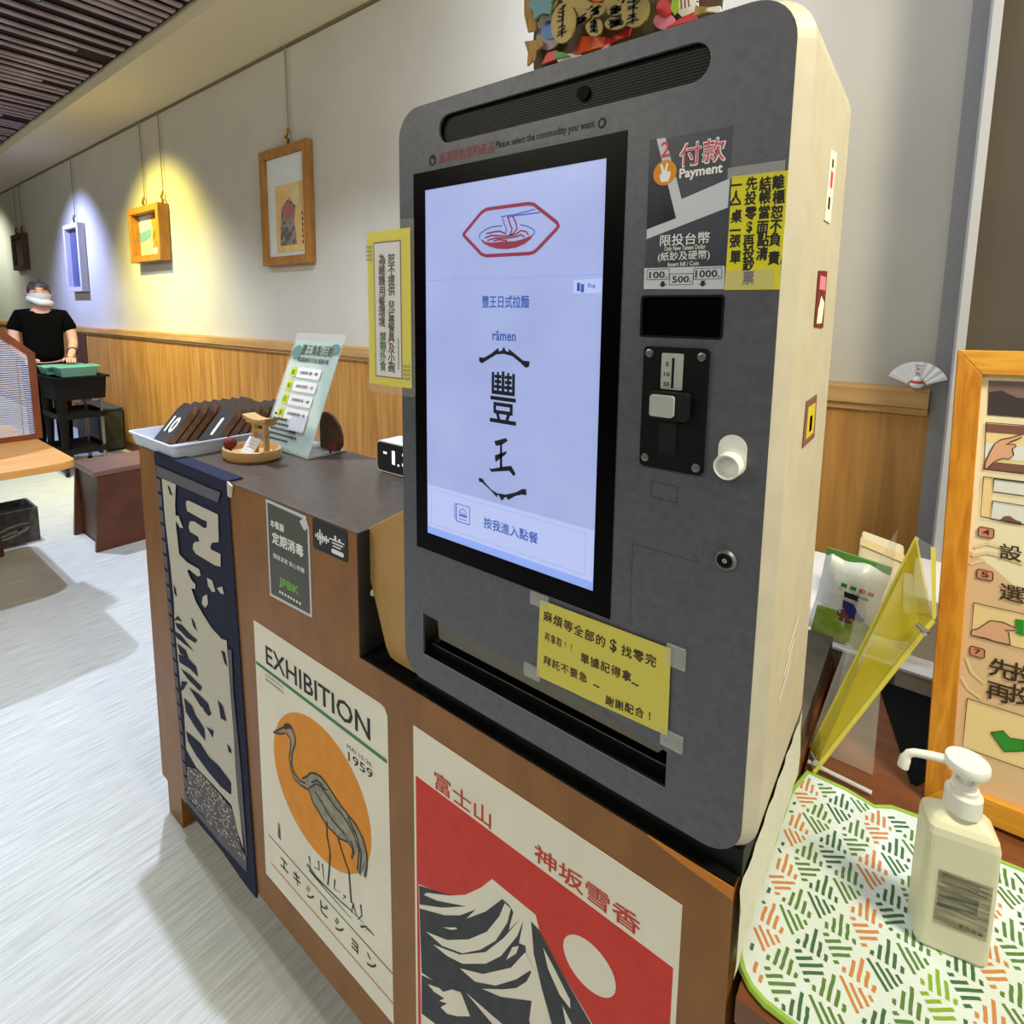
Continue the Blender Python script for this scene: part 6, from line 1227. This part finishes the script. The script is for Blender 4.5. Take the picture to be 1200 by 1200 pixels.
# local: +x is the person's left (right side of the picture), -y forward, z up
# body: pelvis root, legs, arms, hands, neck, head
P_ = [(0, 0, .92), (0, 0, 1.08), (0, .01, 1.24), (0, .01, 1.36), (0, 0, 1.43), (0, -.005, 1.50),            # 0-5
      (.09, 0, .88), (.10, -.01, .50), (.10, .02, .09), (.10, -.10, .035),                                 # 6-9 left leg
      (-.09, 0, .88), (-.10, -.01, .50), (-.10, .02, .09), (-.10, -.10, .035),                             # 10-13
      (.155, .01, 1.36), (.205, -.01, 1.22), (.215, -.05, 1.10), (.19, -.20, 1.01), (.175, -.265, .985),        # 14-18 left arm
      (-.155, .01, 1.36), (-.205, -.01, 1.22), (-.20, -.06, 1.08), (-.12, -.22, 1.0), (-.10, -.28, .975)]       # 19-23
E_ = [(0, 1), (1, 2), (2, 3), (3, 4), (4, 5), (0, 6), (6, 7), (7, 8), (8, 9), (0, 10), (10, 11), (11, 12), (12, 13), (3, 14), (14, 15), (15, 16), (16, 17), (17, 18), (3, 19), (19, 20), (20, 21), (21, 22), (22, 23)]
Rr = [(.12, .08), (.11, .075), (.12, .085), (.11, .07), .05, .05, .08, .058, .04, .035, .08, .058, .04, .035, .058, .046, .042, .032, .028, .058, .046, .042, .032, .028]
skinbody('body', P_, E_, Rr, 'skin', pr)
# t-shirt: slightly larger shell over torso and upper arms
Pt = [(0, 0, .90), (0, 0, 1.08), (0, .01, 1.24), (0, .01, 1.36), (0, .005, 1.44), (.15, .01, 1.365), (.21, -.01, 1.21), (-.15, .01, 1.365), (-.21, -.01, 1.21)]
skinbody('t_shirt', Pt, [(0, 1), (1, 2), (2, 3), (3, 4), (3, 5), (5, 6), (3, 7), (7, 8)], [(.17, .125), (.155, .115), (.165, .12), (.15, .10), (.075, .065), .068, .066, .068, .066], 'cloth_black', pr)
Ptr = [(0, 0, .93), (.095, 0, .86), (.10, -.01, .50), (.10, .02, .10), (-.095, 0, .86), (-.10, -.01, .50), (-.10, .02, .10)]
skinbody('trousers', Ptr, [(0, 1), (1, 2), (2, 3), (0, 4), (4, 5), (5, 6)], [(.16, .115), .095, .072, .06, .095, .072, .06], 'cloth_black', pr)
for s_ in (-1, 1):
    obj('shoe', MB().ball((s_*.10, -.045, .04), (.05, .125, .042), 16, 10), 'black', pr, True, local=True)
hd = obj('head', MB().ball((0, -.01, 1.575), (.082, .098, .118), 28, 20), 'skin', pr, True, local=True)
for s_ in (-1, 1):
    obj('ear', MB().ball((s_*.083, 0, 1.57), (.012, .02, .03), 10, 8), 'skin', hd, True, local=True)
    obj('eye', MB().ball((s_*.032, -.098, 1.585), (.013, .004, .0045), 12, 8), 'white', hd, True, local=True)
    obj('iris', MB().ball((s_*.032, -.1015, 1.585), (.0055, .0025, .0048), 10, 8), 'ink', hd, True, local=True)
    obj('eyebrow', MB().tube([(s_*.015, -.105, 1.603), (s_*.034, -.103, 1.608), (s_*.052, -.090, 1.602)], .004, 6), 'hair', hd, True, local=True)
obj('nose', MB().ball((0, -.108, 1.562), (.013, .016, .022), 12, 10), 'skin', hd, True, local=True)
hr = MB(); vs = []
for i in range(11):
    ph = pi*i/10*.60
    for k_ in range(28):
        a = 2*pi*k_/28; front_ = max(0, -sin(a)); lim = 1-.36*front_**1.2
        p_ = ph*lim
        vs.append((.089*sin(p_)*cos(a), -.005+.104*sin(p_)*sin(a), 1.578+.124*cos(p_)))
hr.add(vs, [(i*28+k_, (i+1)*28+k_, (i+1)*28+(k_+1) % 28, i*28+(k_+1) % 28) for i in range(10) for k_ in range(28)])
obj('hair', hr, 'hair', pr, True, local=True)
obj('hair_bun', MB().ball((0, .11, 1.62), (.045, .04, .045), 16, 10), 'hair', pr, True, local=True)
mk = MB(); vs = []
for i in range(9):
    for k_ in range(13):
        a = radians(-90+(-72+144*k_/12)); z_ = 1.505+.058*i/8
        t_ = (z_-1.575)/.118; r_ = math.sqrt(max(.05, 1-t_*t_)); bul = .008*cos(radians(-72+144*k_/12))
        vs.append(((.088*r_+bul)*cos(a), -.01+(.106*r_+bul+.008)*sin(a), z_-.0+.006*sin(pi*k_/12)))
mk.add(vs, [(i*13+k_, i*13+k_+1, (i+1)*13+k_+1, (i+1)*13+k_) for i in range(8) for k_ in range(12)])
obj('face_mask', mk, 'mask_white', pr, True, local=True)
sc_ = [(.070*cos(a), -.025+.072*sin(a), 1.475+.045*max(0, cos(a-pi))*1.0-.01*sin(a)) for a in [2*pi*k_/20 for k_ in range(21)]]
obj('neck_scarf', MB().tube(sc_, .032, 10), 'mask_white', pr, True, local=True)
obj('wristband', MB().tube([(.196+.036*cos(a), -.165, 1.035+.036*sin(a)) for a in [2*pi*k_/14 for k_ in range(15)]], .008, 6), 'wrist_dark', pr, True, local=True)
# hands with five fingers
for s_, hx_, hy_ in ((1, .175, -.275), (-1, -.10, -.29)):
    hz_ = .975
    pal = MB().ball((hx_, hy_-.03, hz_), (.040, .050, .016), 14, 10); ph_ = obj('hand', pal, 'skin', pr, True, local=True)
    for f_, (dx_, ln) in enumerate(((-.028, .062), (-.010, .074), (.009, .070), (.027, .055))):
        bx_ = hx_+s_*dx_*-1; y_ = hy_-.07
        obj('finger', MB().tube([(bx_, y_+.01, hz_+.002), (bx_+.001, y_-ln*.45, hz_+.002), (bx_, y_-ln*.8, hz_-.012), (bx_, y_-ln, hz_-.026)], [.0095, .009, .008, .0065], 8), 'skin', ph_, True, local=True)
    obj('thumb', MB().tube([(hx_-s_*.03, hy_-.01, hz_), (hx_-s_*.052, hy_-.035, hz_-.003), (hx_-s_*.055, hy_-.065, hz_-.012)], [.012, .010, .008], 8), 'skin', ph_, True, local=True)
